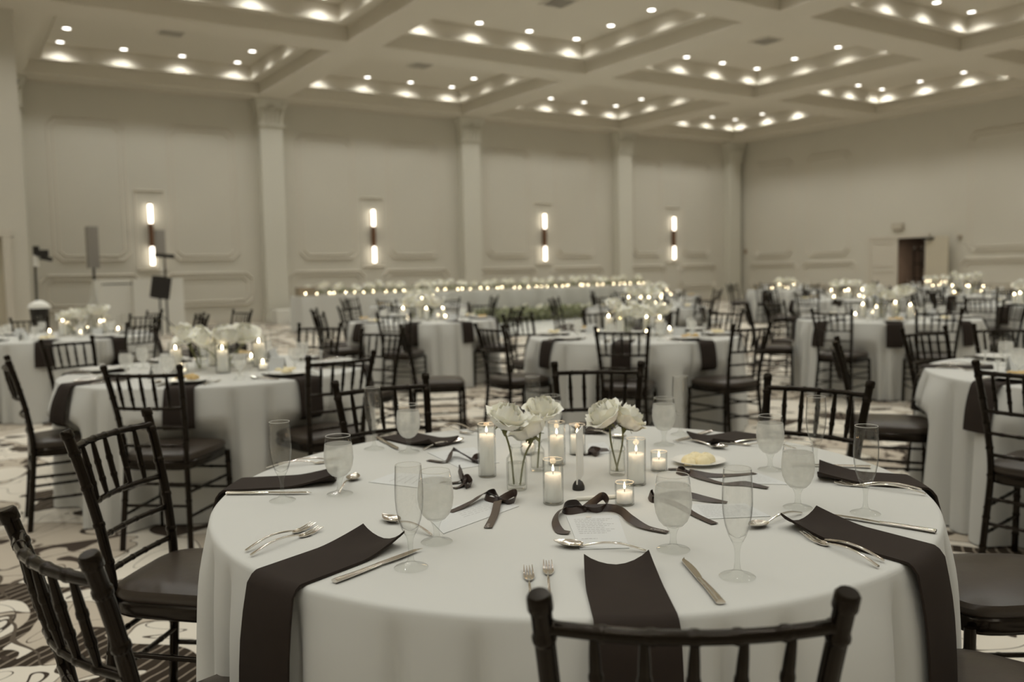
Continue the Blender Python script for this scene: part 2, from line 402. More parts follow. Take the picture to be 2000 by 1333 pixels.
# pilasters on the back wall: base, shaft, capital with leaf scrolls
def pilaster(x, lab, hw=.33, dep=.34):
    if x < 2: x, hw = 1.72, .16
    t = empty('pilaster', (x, YB-.002, 0), 0, lab, 'column', 'pilasters along the back wall')
    MB().box((0, -dep/2, 2.93), (2*hw, dep, 5.54)).build('shaft', M_COLUMN, t, 0)
    b = MB().box((0, -dep/2-.03, .09), (2*hw+.1, dep+.06, .18)).box((0, -dep/2-.02, .21), (2*hw+.06, dep+.04, .06)); b.build('base', M_COLUMN, t, 0)
    c = MB(); c.box((0, -dep/2-.04, 5.71), (2*hw+.12, dep+.08, .05))
    def P(i, j):
        a = [(-1, 0), (-1, -1), (1, -1), (1, 0)][i]; z = j/6; g = hw+.03+.1*z**2.2; d = dep+.04+.1*z**2.2
        return (a[0]*g, a[1]*d, 5.73+z*(SOF-5.82))
    c.grid(P, 4, 7); c.box((0, -(dep+.18)/2, SOF-.05), (2*hw+.3, dep+.18, .09))
    for s in (-1, 1):                       # corner volutes and leaves
        c.tube([(s*(hw+.07), -dep-.13, SOF-.14+.0), (s*(hw-.03), -dep-.15, SOF-.14)], .06, 10)
        for k in (.42, .86):
            c.tube(catmull([(s*k*hw*.9-.02, -dep-.03, 5.74), (s*k*hw*.9, -dep-.07, 5.95), (s*k*hw, -dep-.13, 6.1), (s*k*hw, -dep-.18, 6.05)], 4), [.07]*6+[.06]*4+[.04]*3, 8)
    c.tube(catmull([(0, -dep-.03, 5.74), (0, -dep-.08, 6.0), (0, -dep-.14, 6.22), (0, -dep-.2, 6.16)], 4), [.06]*6+[.05]*4+[.03]*3, 8)
    c.build('capital', M_COLUMN, t, 35)
for x, lab in ((1.55, 'white pilaster mostly hidden behind the partition at the far left'), (8.2, 'white pilaster between the first and second wall lights from the left'),
               (14.9, 'white pilaster between the second and third wall lights'), (21.6, 'white pilaster between the third and fourth wall lights'),
               (27.55, 'white pilaster in the far right corner of the room')):
    pilaster(x, lab)

# wall sconces: two opal tubes joined by a wooden sleeve
for k, x in enumerate((4.83, 11.41, 18.02, 24.31)):
    t = empty('wall_sconce', (x, YB, 0), 0, ['tall wall light at the left, touched by the black light bar', 'tall twin tube wall light over the left part of the head table',
        'tall twin tube wall light over the right part of the head table', 'tall twin tube wall light nearest the room corner'][k], 'wall lamp', 'sconces on the back wall')
    MB().box((0, -.02, 2.54), (.09, .04, 1.5)).build('back_plate', M_WOODTUBE, t, 0)
    MB().lathe([(0, 2.22), (.06, 2.22), (.06, 2.86), (0, 2.86)], 20, (0, -.11, 0)).build('wood_sleeve', M_WOODTUBE, t)
    for z0 in (1.71, 2.86):
        MB().lathe([(0, 0), (.045, 0), (.052, .02), (.052, .49), (.045, .51), (0, .51)], 20, (0, -.11, z0)).build('glass_tube', E_TUBE, t)
    for z0 in (1.69, 3.37):
        MB().lathe([(0, 0), (.05, 0), (.05, .03), (0, .03)], 20, (0, -.11, z0)).build('end_cap', M_WOODTUBE, t)

# recessed downlights: twelve round every coffer
lampd = bpy.data.lights.new('downlight_lamp', 'SPOT'); lampd.energy = CAN_W; lampd.color = (1, 1, .945); lampd.spot_size = R(142); lampd.spot_blend = 1; lampd.shadow_soft_size = .06
lampd2 = lampd.copy(); lampd2.energy = CAN_W*.85
can = empty('downlight'); 
MB().lathe([(.085, 0), (.1, 0), (.1, -.012), (.085, -.012)], 20, close=True).build('trim_ring', M_TRIM, can)
MB().lathe([(0, -.004), (.085, -.004)], 20).build('lens', E_CAN, can)
lo = bpy.data.objects.new('lamp', lampd); COL.objects.link(lo); lo.parent = can; lo.location = (0, 0, -.03)
kids(can)
CN = {0: 'left', 1: 'second', 2: 'third', 3: 'right'}; RN = {0: 'farthest', 1: 'middle', 2: 'nearest'}
ONm = {(-2, 2): 'far left corner', (-1, 2): 'far side left', (1, 2): 'far side right', (2, 2): 'far right corner', (2, 1): 'right side back', (2, -1): 'right side front', (2, -2): 'near right corner', (1, -2): 'near side right', (-1, -2): 'near side left', (-2, -2): 'near left corner', (-2, -1): 'left side front', (-2, 1): 'left side back'}
for i, (cx, hx) in enumerate(CX):
    for j, (cy, hy) in enumerate(CY):
        dx = .7 if i != 3 else .7
        offs = [(-2.12, 2.03), (-dx, 2.03), (dx, 2.03), (2.12, 2.03), (2.12, .7), (2.12, -.7), (2.12, -2.03), (dx, -2.03), (-dx, -2.03), (-2.12, -2.03), (-2.12, -.7), (-2.12, .7)]
        for a, b in offs:
            if i < 4 and j < 3:
                lab = 'recessed downlight at the %s of the %s coffer in the %s row' % (ONm[(round(a > 0)-round(a < 0))*(2 if abs(a) > 1 else 1), (round(b > 0)-round(b < 0))*(2 if abs(b) > 1 else 1)], CN[i], RN[j])
                place('can', can, (cx+a*(1 if i != 3 else .89), cy+b, TOP), 0, lab, 'ceiling light', 'recessed downlights in the ceiling coffers')
            else:
                lo = bpy.data.objects.new('lamp', lampd2); COL.objects.link(lo); lo.location = (cx+a, cy+b, TOP-.03)
# air vents
for x, y, lab in ((4.83, 21.6, 'square air vent in the ceiling coffer at the far left'), (11.4, 21.7, 'square air vent in the coffer above the second wall light'), (17.9, 15.2, 'dark square air vent in the upper right coffer'), (11.4, 15.3, 'square air vent cut by the top edge of the photo')):
    t = empty('air_vent', (x, y, TOP), 0, lab, 'vent', 'ceiling vents')
    MB().box((0, 0, -.012), (.62, .62, .02)).build('frame', M_TRIM, t, 0)
    MB().box((0, 0, -.024), (.5, .5, .004)).build('opening', M_BLACK, t, 0)
    s = MB()
    for k in range(7): s.box((0, -.22+k*.073, -.032), (.5, .02, .012))
    s.build('slats', M_TRIM, t, 0)

# double door in the right wall, one leaf open, dark room behind
t = struct('door_2', MB().box((XR-.03, (DM+DY1)/2, DZ/2), (.05, DY1-DM, DZ)), M_TRIM)
m2 = MB(); tq = lambda u, z, d: (XR-.055-d, u, z)
moulding(m2, [(18.12, .3), (18.8, .3), (18.8, 1.1), (18.12, 1.1)], .04, .02, tq); moulding(m2, [(18.12, 1.3), (18.8, 1.3), (18.8, 2.1), (18.12, 2.1)], .04, .02, tq); m2.build('door_panel', M_TRIM, t, 0)
t = struct('door_3', MB().box((XR-.22, DY0-.52, DZ/2), (.05, .95, DZ), -.3), M_DOORP)
MB().box((XR-.2, DY0-.2, DZ-.06), (.07, .4, .08)).build('door_closer', M_BLACK, t, 0)
MB().box((XR-.043, DY0-.07, DZ/2), (.08, .12, DZ)).box((XR-.043, DY1+.06, DZ/2), (.08, .12, DZ)).box((XR-.045, (DY0+DY1)/2, DZ+.067), (.085, DY1-DY0+.28, .13)).build('door_frame', M_TRIM, t, 0)
br = MB(); X0 = XR+.2
br.box((X0+2.5, (DY0+DY1)/2, DZ+.35), (5, 4, .1)).box((X0+5, (DY0+DY1)/2, 1.3), (.1, 4, 2.6)).box((X0+2.5, DY0-1, 1.3), (5, .1, 2.6)).box((X0+2.5, DY1+1, 1.3), (5, .1, 2.6)).box((X0+2.5, (DY0+DY1)/2, -.03), (5, 4, .06))
struct('wall_service_room', br, M_DARKROOM)
t = empty('added_service_lamp', (X0+2.2, 17.9, DZ+.28), 0, 'added unseen lamp brightening the dark service room', 'ceiling light')  # unseen lamp and housing added to brighten the room behind the door
MB().box((0, 0, 0), (.6, .3, .04)).build('housing', M_TRIM, t, 0)
al = bpy.data.lights.new('added_service_light', 'AREA'); al.size = .5; al.energy = 70; al.color = (1, .85, .65); ao = bpy.data.objects.new('lamp', al); COL.objects.link(ao); ao.parent = t; ao.location = (0, 0, -.03)
rk = empty('storage_rack', (X0+1.6, 17.6, 0), 0, 'dark storage rack standing beyond the open doorway', 'shelf')
s = MB()
for z in (.25, .8, 1.35, 1.85): s.box((0, 0, z), (.5, 1.5, .04))
s.build('shelves', M_BLACK, rk, 0)
s = MB()
for a in (-.23, .23):
    for b in (-.73, .73): s.box((a, b, 1), (.04, .04, 2))
s.build('posts', M_BLACK, rk, 0)
tag(MB().box((X0+1.5, 17.75, .97), (.35, .5, .3)).build('cardboard_box', mat('box_board', (.3, .24, .18), .8), None, 0), 'pale box on the rack inside the doorway', 'box')
ex = empty('exit_sign', (XR-.06, 17.95, 2.65), 0, 'small pale exit sign box above the doorway', 'sign')
MB().box((0, 0, 0), (.1, .42, .2)).build('housing', mat('sign_plastic', (.42, .37, .30), .5), ex, 0)
MB().box((-.052, 0, .0), (.006, .36, .1)).build('face', mat('sign_face', (.60, .56, .46), .5), ex, 0)
tag(MB().box((XR-.03, 15.75, 2.2), (.06, .12, .12)).lathe([(0, 0), (.05, 0), (.03, .06), (0, .07)], 12, (XR-.08, 15.75, 2.17)).build('strobe_alarm', mat('alarm_plastic', (.4, .34, .27), .5), None), 'small wall alarm right of the doorway', 'alarm')
tag(MB().box((XR-.02, 24.85, 2.0), (.04, .12, .18)).box((XR-.05, 24.85, 2.0), (.02, .06, .1)).build('wall_thermostat', mat('thermostat_plastic', (.3, .22, .14), .5), None, 0), 'small brown control on the right wall near the room corner', 'thermostat')
tag(MB().box((15.3, YB-.02, 1.75), (.1, .04, .12)).box((15.3, YB-.045, 1.75), (.05, .02, .06)).build('wall_switch', mat('switch_plastic', (.3, .22, .14), .5), None, 0), 'small brown wall switch right of the second pilaster', 'switch')
# white dance floor
struct('floor_dance', MB().box((12.9, 17.0, .012), (7.0, 4.4, .024)), M_DANCE)

# ================================================================== CHIAVARI CHAIR
def bamboo(path, r, rings, n=10, taper=0):
    """tube along a smooth path with raised bamboo rings at the given fractions"""
    P = catmull(path, 6); m = len(P); L = [0]
    for i in range(1, m): L.append(L[-1]+(P[i]-P[i-1]).length)
    T = L[-1]; w = .0035/T*1.0; stops = {0, 1}
    for i in range(m): stops.add(L[i]/T)
    for f in rings:
        for d in (-2.6, -2.2, -1, 0, 1, 2.2, 2.6): stops.add(min(1, max(0, f+d*w)))
    st = sorted(stops); pts = []; rad = []
    for t in st:
        d = t*T; i = 0
        while i < m-2 and L[i+1] < d: i += 1
        k = (d-L[i])/max(1e-9, L[i+1]-L[i]); pts.append(P[i].lerp(P[i+1], k))
        rr = r*(1-taper*(abs(t-.5)*2)**2.5)
        for f in rings:
            q = abs(t-f)/w
            if q <= 1.1: rr += r*.17
            elif q < 2.3: rr += r*.02
        rad.append(rr)
    return pts, rad
def bt(mb, path, r, rings, n=10, taper=0):
    p, rd = bamboo(path, r, rings, n, taper)
    keep = [0]
    for i in range(1, len(p)):
        if (p[i]-p[keep[-1]]).length > 2e-4: keep.append(i)
    return mb.tube([p[i] for i in keep], [rd[i] for i in keep], n)
def back_at(x, z):       # bowed plane of the back at height z
    k = (z-.44)/.485; y = -.195-.085*k**1.25
    hw = .158+.034*k; return Vector((x*hw/.17, y-.035*(1-(x/.17)**2)*min(1, k*1.6), z))
def chair_parts(n=10, simple=False):
    out = []
    for s in (-1, 1):
        m = MB()
        bt(m, [(s*.178, -.235, 0), (s*.168, -.212, .22), (s*.158, -.195, .44), (s*.168, -.212, .62), (s*.182, -.248, .79), (s*.192, -.28, .905)], .0142, [] if simple else [.13, .27, .47, .6, .72, .84, .95], n)
        top = Vector((s*.192, -.28, .905)); ax = Vector((s*.1, -.3, 1)).normalized()
        m.tube([top-ax*.004, top-ax*.002, top+ax*.002, top+ax*.018, top+ax*.023], [.0118, .0164, .0172, .0168, .0135], n+2)
        out.append(('back_post', m))
    for s in (-1, 1):
        m = MB(); bt(m, [(s*.198, .19, 0), (s*.190, .185, .42)], .0145, [] if simple else [.2, .42, .62, .85], n); out.append(('front_leg', m))
    rail = lambda z, r, name, rg: out.append((name, bt(MB(), [back_at(x, z) for x in (-.17, -.085, 0, .085, .17)], r, [] if simple else rg, n)))
    rail(.876, .0100, 'top_rail', [.02, .2, .36, .5, .64, .8, .98])
    rail(.712, .0088, 'middle_rail', [.18, .34, .5, .66, .82])
    rail(.615, .0082, 'lower_rail', [.2, .4, .6, .8]); rail(.52, .0082, 'lower_rail', [.2, .4, .6, .8])
    for k in range(5):
        x = -.113+k*.0565; out.append(('spindle', bt(MB(), [back_at(x, .712), back_at(x, .795), back_at(x, .872)], .0088, [] if simple else [.3, .62], n, .35)))
    for z in (.17, .29):
        for s in (-1, 1): out.append(('side_stretcher', bt(MB(), [(s*(.170+.006*(z < .2)), -.215, z), (s*.194, .188, z)], .0078, [] if simple else [.25, .5, .75], n)))
    for z in (.22, .33):
        out.append(('front_stretcher', bt(MB(), [(-.192, .187, z), (.192, .187, z)], .0078, [] if simple else [.25, .5, .75], n)))
        out.append(('back_stretcher', bt(MB(), [(-.165, -.208, z), (.165, -.208, z)], .0078, [] if simple else [.25, .5, .75], n)))
    def outline(k, grow=0):
        a = 2*pi*k/32; c, s_ = cos(a), sin(a); e = 2/5.
        x = abs(c)**e*(1 if c > 0 else -1); y = abs(s_)**e*(1 if s_ > 0 else -1)
        hw = .178+.026*(y+1)/2; return x*(hw+grow), y*(.205+grow)-.004
    sf = MB(); L = [(0, .400), (-.004, .397), (.002, .402), (.006, .41), (.006, .438), (.0, .444)]
    vs = []; 
    for g, z in L: vs += [(*outline(k, g), z) for k in range(32)]
    fs = [(i*32+k, i*32+(k+1) % 32, (i+1)*32+(k+1) % 32, (i+1)*32+k) for i in range(len(L)-1) for k in range(32)] + [tuple(range(32))[::-1], tuple(range((len(L)-1)*32, len(L)*32))]
    sf.add(vs, fs); out.append(('seat_frame', sf))
    pd = MB(); L = [(1.0, .444), (1.025, .452), (1.03, .464), (1.0, .476), (.9, .486), (.7, .494), (.4, .499), (.15, .5)]; vs = []
    for g, z in L: vs += [(outline(k)[0]*g, outline(k)[1]*g, z) for k in range(32)]
    fs = [(i*32+k, i*32+(k+1) % 32, (i+1)*32+(k+1) % 32, (i+1)*32+k) for i in range(len(L)-1) for k in range(32)] + [tuple(range((len(L)-1)*32, len(L)*32))]
    pd.add(vs, fs); out.append(('seat_pad', pd))
    return out
chairA = empty('chiavari_chair')
for nm, mb in chair_parts(12): mb.build(nm, M_PAD if nm == 'seat_pad' else M_CHAIR, chairA, 35)
kids(chairA)
fm = MB(); pad = None
for nm, mb in chair_parts(6, True):
    if nm == 'seat_pad': pad = mb
    else: fm.add(mb.v, mb.f)
chairB = empty('chiavari_chair'); fm.build('frame', M_CHAIR, chairB, 40); pad.build('seat_pad', M_PAD, chairB, 35); kids(chairB)

CHG = 'black chiavari chairs around the dinner tables'
def chair_at(mx, my, face, lab, near):
    """mx,my: ground point under the middle of the top rail; face: heading in degrees"""
    a = R(face); x = mx+cos(a)*.28; y = my+sin(a)*.28
    return place('cA' if near else 'cB', chairA if near else chairB, (x, y, 0), a-pi/2, lab, 'chair', CHG)

# ================================================================== TABLES, CLOTHS, NAPKINS
RT_ = .915; TZ = .762
class Fold:
    def __init__(s, seed, n=24, amp=.05, rt=RT_):
        r = random.Random(seed); s.rt = rt; s.amp = amp
        e = sorted((k+r.uniform(-.33, .33))*2*pi/n for k in range(n)); s.e = e+[e[0]+2*pi]; s.h = [r.uniform(.25, 1.0) for _ in range(n)]; s.dents = []
    def F(s, th):
        """convex flutes that meet in sharp valleys"""
        t = (th-s.e[0]) % (2*pi)+s.e[0]; i = 0
        while t > s.e[i+1]: i += 1
        w = s.e[i+1]-s.e[i]; u = min(1, max(0, (t-s.e[i])/w)); g = min(u, 1-u)*w*s.rt; return s.h[i]*min(1.3, w*s.rt/.22)*(4*u*(1-u))**.75-.42*math.exp(-(g/.02)**2)
    def off(s, th, d):                          # outward offset at depth d below the top
        if d <= 0: return 0
        k = min(1, d/.74); o = .002+.012*k+s.amp*s.F(th)*(1-math.exp(-(d/.075)**1.4))*(.5+.5*k)
        for a, rf in s.dents:                   # a chair pushed in presses the cloth back under the rim
            e = abs((th-a+pi) % (2*pi)-pi); w = min(1, max(0, (.31-e)/.08)); q = min(1, max(0, (d-.19)/.09)); w = w*w*(3-2*w)*q*q*(3-2*q)
            o = o*(1-w)+min(o, max(rf-s.rt, -.09))*w
        return o
def tablecloth(cx, cy, seed, lab, rt=RT_, nth=240, amp=.05, label_group='white tablecloths', seats=(), nf=24):
    fo = Fold(seed, nf, amp, rt); rr = .012
    for mx, my, hd in seats:
        x, y = mx+cos(R(hd))*.28-cx, my+sin(R(hd))*.28-cy; D = hypot(x, y)
        if D < 1.25: fo.dents.append((atan2(y, x), D-.235))
    prof = [(0, None), (.3*rt, None), (.6*rt, None), (.85*rt, None), (rt-rr, None)]
    dn = [.0, .012, .026, .045, .07, .1, .13, .165, .24, .34, .45, .57, .67, .742]
    rows = []
    for r, _ in prof[1:]: rows.append([(r*cos(2*pi*k/nth), r*sin(2*pi*k/nth), TZ) for k in range(nth)])
    for q in (30, 60): rows.append([((rt-rr+rr*sin(R(q)))*cos(2*pi*k/nth), (rt-rr+rr*sin(R(q)))*sin(2*pi*k/nth), TZ-rr*(1-cos(R(q)))) for k in range(nth)])
    for d in dn:
        row = []
        for k in range(nth):
            th = 2*pi*k/nth; r = rt+fo.off(th, d); row.append((r*cos(th), r*sin(th), TZ-rr-d))
        rows.append(row)
    vs = [(0, 0, TZ)]+[p for row in rows for p in row]; fs = [(0, 1+k, 1+(k+1) % nth) for k in range(nth)]
    for i in range(len(rows)-1):
        a = 1+i*nth; b = a+nth
        fs += [(a+k, b+k, b+(k+1) % nth, a+(k+1) % nth) for k in range(nth)]
    m = MB().add(vs, fs); o = m.build('tablecloth', M_CLOTH, None, 0, (cx, cy, 0)); o.data.polygons.foreach_set('use_smooth', [True]*len(o.data.polygons))
    return tag(o, lab, 'tablecloth', label_group), fo
def napkin(c, fo, p0, d, hang, lab, w=.139, curl=.028, grp='black folded napkins', nu=9, side=1):
    """p0: inner end centre relative to the table centre, d: unit direction outwards; falls over the rim"""
    d = Vector((d[0], d[1])).normalized(); pr = Vector((-d.y, d.x)); rim = fo.rt+.004; vs_ = []
    L = 64
    def path(u):
        q0 = Vector((p0[0], p0[1]))+pr*(u*w); b = q0.dot(d); cc = q0.dot(q0)-rim*rim; return q0, -b+sqrt(max(0, b*b-cc))
    _, tc = path(0); tot = tc+hang; rr = .014
    nv = 30; ts = [0, .006, .015, .03, .05, .08] 
    st = .08
    vals = list(ts)
    for q in range(1, 12): vals.append(st+(tc-.03-st)*q/11)
    vals += [tc-.02, tc-.012, tc-.004, tc+.004, tc+.012, tc+.022]
    for q in range(1, 9): vals.append(tc+.022+(hang-.022)*q/8)
    n = len(vals)
    def P(j, i, off):
        u = (j/(nu-1)-.5); q0, tcu = path(u); v = vals[i]
        v2 = v*(tcu/tc) if v <= tc else tcu+(v-tc)
        e = max(0, 1-v/.13)**1.5; lift = curl*e*(abs(2*u)**1.8)*(1.0 if u*side > 0 else .8)
        inn = 1-.10*e*abs(2*u)**2
        if v2 < tcu:
            q = Vector((p0[0], p0[1]))+pr*(u*w*inn)+d*v2; return Vector((q.x, q.y, TZ+.0015+off+lift))
        s = v2-tcu; e0 = q0+d*tcu; nrm = Vector((e0.x, e0.y)).normalized(); th = atan2(e0.y, e0.x)
        if s < rr*pi/2:
            a = s/rr; q = e0+nrm*((rr+off)*sin(a)-.0); return Vector((q.x-nrm.x*rr*.2, q.y-nrm.y*rr*.2, TZ+.0015-rr+(rr+off)*cos(a)))
        dd = s-rr*pi/2; mx = max(fo.off(th+k*.02, dd+.01) for k in (-4, -3, -2, -1, 0, 1, 2, 3, 4)); q = e0+nrm*(rr*.8+off+mx*.8+.003); return Vector((q.x, q.y, TZ-rr-dd))
    m = MB(); m.slab(lambda i, j: P(i, j, .0055), nu, n, lambda i, j: P(i, j, 0))
    o = m.build('napkin', M_NAP, None, 50, (c[0], c[1], 0)); return tag(o, lab, 'napkin', grp)

# ================================================================== GLASS, CANDLES, FLOWERS, CUTLERY
goblet = empty('water_goblet')
MB().open_lathe([(.0335, .0008), (.034, .0018), (.032, .0035), (.014, .007), (.0075, .013), (.006, .024), (.0068, .034), (.010, .043), (.013, .048)], 32).build('foot', G_SOLID, goblet, 50)
BOWL = [(.008, .0465), (.020, .052), (.029, .062), (.0355, .078), (.0382, .096), (.0378, .112), (.0360, .128)]
MB().open_lathe(BOWL+[(.0350, .136)], 40).build('bowl', G_FROST, goblet, 60)
MB().open_lathe([(.0350, .136), (.0338, .146), (.0322, .1555)], 40).build('upper_bowl', G_THIN, goblet, 60)
MB().lathe([(.0319+.0008*cos(a*pi/3), .1558+.0008*sin(a*pi/3)) for a in range(6)], 40, close=True).build('rim', G_RIM, goblet, 60)
MB().lathe([(0, .052)]+[(r-.0016, z+.001) for r, z in BOWL[1:]]+[(.0332, .1345), (0, .1345)], 32).build('iced_water', G_WATER, goblet, 50)
kids(goblet)
flute = empty('champagne_flute')
MB().open_lathe([(.033, .0008), (.0335, .0018), (.031, .0035), (.014, .008), (.0062, .016), (.0047, .030), (.0048, .046), (.0062, .058), (.0095, .066), (.012, .071)], 32).build('foot', G_SOLID, flute, 50)
MB().open_lathe([(.010, .067), (.0165, .080), (.0225, .098), (.0262, .118), (.0278, .140), (.0276, .162), (.0266, .184), (.0256, .2045), (.0252, .2055), (.0248, .2045), (.0258, .184), (.0268, .162), (.027, .140), (.0254, .118), (.0216, .098), (.0155, .082), (.004, .075)], 40).build('bowl', G_THIN, flute, 60)
MB().lathe([(.0250+.0007*cos(a*pi/3), .2055+.0007*sin(a*pi/3)) for a in range(6)], 40, close=True).build('rim', G_RIM, flute, 60)
kids(flute)
gobF = empty('water_goblet')       # lighter twin for the tables behind
MB().open_lathe([(.034, .001), (.03, .004), (.012, .008), (.006, .02), (.007, .036), (.012, .048)]+BOWL[1:]+[(.0350, .136)], 14).build('bowl', G_FROST, gobF, 60)
MB().open_lathe([(.0350, .136), (.0338, .146), (.0318, .156)], 14).build('rim', G_THIN, gobF, 60)
kids(gobF)
fluF = empty('champagne_flute')
MB().open_lathe([(.033, .001), (.03, .004), (.0062, .014), (.0047, .03), (.0062, .06), (.0165, .080), (.01, .08)], 12).build('foot', G_FROST, fluF, 60)
MB().open_lathe([(.0165, .080), (.0262, .118), (.0276, .162), (.0252, .2055)], 14).build('bowl', G_THIN, fluF, 60)
kids(fluF)

def flame_mb(n=10, s=1): return MB().lathe([(0, 0), (.0026*s, .002*s), (.0038*s, .006*s), (.0034*s, .011*s), (.0017*s, .017*s), (0, .023*s)], n)
def pillar_candle(name, r, h, gr, gh, flame, lamp, n=28):
    """candle in a glass cylinder"""
    t = empty(name)
    MB().lathe([(0, .006), (r*.97, .006), (r, .010), (r, h-.004), (r*.96, h), (r*.75, h-.002), (r*.3, h-.004), (0, h-.004)], n).build('wax', M_WAX, t, 45)
    MB().lathe([(0, h-.004), (.0009, h-.004), (.0009, h+.007), (0, h+.007)], 6).build('wick', M_WICK, t, 0)
    fl_ = flame_mb(10, .78 if flame is E_FLAME else 1.15).build('flame', flame, t, 60, (0, 0, h+.004)); fl_.location = (0, 0, h+.004)
    MB().open_lathe([(0, .001), (gr-.002, .0), (gr, .002), (gr, gh-.001), (gr-.0008, gh), (gr-.002, gh-.001), (gr-.002, .006), (0, .006)], n+8).build('glass_cylinder', G_CYL, t, 50)
    MB().lathe([(gr-.0014+.0011*cos(a*pi/3), gh+.0011*sin(a*pi/3)) for a in range(6)], n+8, close=True).build('glass_rim', G_RIM, t, 60)
    if lamp:
        l = bpy.data.lights.new(name+'_light', 'POINT'); l.energy = lamp; l.color = (1, .66, .34); l.shadow_soft_size = .008
        lo = bpy.data.objects.new('flame_light', l); COL.objects.link(lo); lo.parent = t; lo.location = (0, 0, h+.02)
    return kids(t)
pilT = pillar_candle('pillar_candle', .0195, .118, .0275, .152, E_FLAME, .16)       # tall, foreground
votT = pillar_candle('votive_candle', .0195, .035, .0235, .056, E_FLAME, .045)

def rose_mb(seed, r=.042, lo=False):
    """layers of cupped petals: closed spiral heart, fuller and more open towards the outside"""
    rd = random.Random(seed*7+1); m = MB()
    lay = [(2, .22, .92, .35), (3, .40, .92, .55), (4, .58, .88, .78), (5, .76, .78, .92), (5, .94, .62, 1.08), (6, 1.04, .34, 1.26)]
    if lo: lay = [lay[1], lay[3], lay[5]]
    n = 8 if not lo else 5
    for li, (cnt, rad, tz, tip) in enumerate(lay):
        for k in range(cnt):
            a0 = 2*pi*(k+.37*li)/cnt+rd.uniform(-.2, .2); wd = 2*pi/cnt*rd.uniform(.62, .74); rr = r*rad*rd.uniform(.94, 1.06); tt = tz*rd.uniform(.85, 1.15); wv = rd.uniform(0, 6)
            def P(i, j):
                u = i/(n-1)*2-1; v = j/(n-1)
                a = a0+u*wd*(.35+.65*sin(pi*.5*min(1, v*1.7)))*(1-.22*max(0, v-.75)*4)
                if v < .6: q = v/.6; pr = rr*sin(q*pi/2); z = -.62*r+(.62*r)*(1-cos(q*pi/2))
                else:
                    q = (v-.6)/.4; pr = rr*(1+(tip-1)*q**1.5)+(.10*r*q*q if tip > 1 else 0); z = (r*tt)*q-(.10*r*q*q if tip > 1 else 0)
                z -= .14*r*abs(u)**2.5*v; z += (.07*sin(5*u+wv)+.03*sin(11*u+2*wv))*r*v**3; pr *= 1+.07*sin(4.3*u+wv*1.7)*v*v
                return (pr*cos(a), pr*sin(a), z)
            m.grid(P, n, n)
    return m
def leaf_mb(m, p, d, l, w):
    p = Vector(p); d = Vector(d).normalized(); s = d.cross(Vector((0, 0, 1))).normalized(); u = s.cross(d)
    def P(i, j):
        v = j/5; k = (i-1); return p+d*(l*v)+s*(k*w*sin(pi*min(.999, v**.8)))+u*(.12*l*sin(pi*v)-.15*abs(k)*w)
    return m.grid(P, 3, 6)
ROSE_MESH = {}
def rose(head, foot, size, seed, lab, grp, tilt=(0, 0), lo=False, leaves=0, bend=None, cat='rose'):
    """bloom at head, stem down to foot (world points)"""
    t = empty('rose', foot, 0, lab, cat, grp); h = Vector(head)-Vector(foot)
    key = (seed % 5, lo)
    if key not in ROSE_MESH: ROSE_MESH[key] = rose_mb(seed % 5, .042, lo).mesh('bloom', M_PETAL, 60)
    b = obj('bloom', ROSE_MESH[key], t, h); b.scale = (size/.042,)*3; b.rotation_euler = (tilt[0], tilt[1], seed*1.3)
    mid = h*.5+Vector(bend or (0, 0, 0)); dn = Vector((0, 0, -size*.5)); dn.rotate(b.rotation_euler)
    P = catmull([(0, 0, 0), mid, h+dn*1.3, h+dn*.8], 4)
    MB().tube(P, .0026 if not lo else .004, 6).build('stem', M_STEM, t, 60)
    if not lo:
        s = MB(); ax = -dn.normalized(); e1 = ax.orthogonal().normalized(); e2 = ax.cross(e1); q = h+dn*.98
        s.tube([q-ax*.012, q-ax*.004, q+ax*.004, q+ax*.012], [.003, .0075, .0095, .009], 8)
        for k in range(5):
            a = k*2*pi/5; dv = e1*cos(a)+e2*sin(a); leaf_mb(s, q+dv*.006, dv*1.0-ax*(1.6 if k % 2 else .3)+Vector((1e-3, 0, 0)), size*.62, .0075)
        s.build('sepals', M_STEM, t, 60)
        if leaves:
            lf = MB()
            for k in range(leaves):
                a = seed+k*2.4; q = P[int(len(P)*(.55+.1*k))]; leaf_mb(lf, q, (cos(a), sin(a), .15), .035, .011)
            lf.build('leaf', M_LEAF, t, 60)
    return t

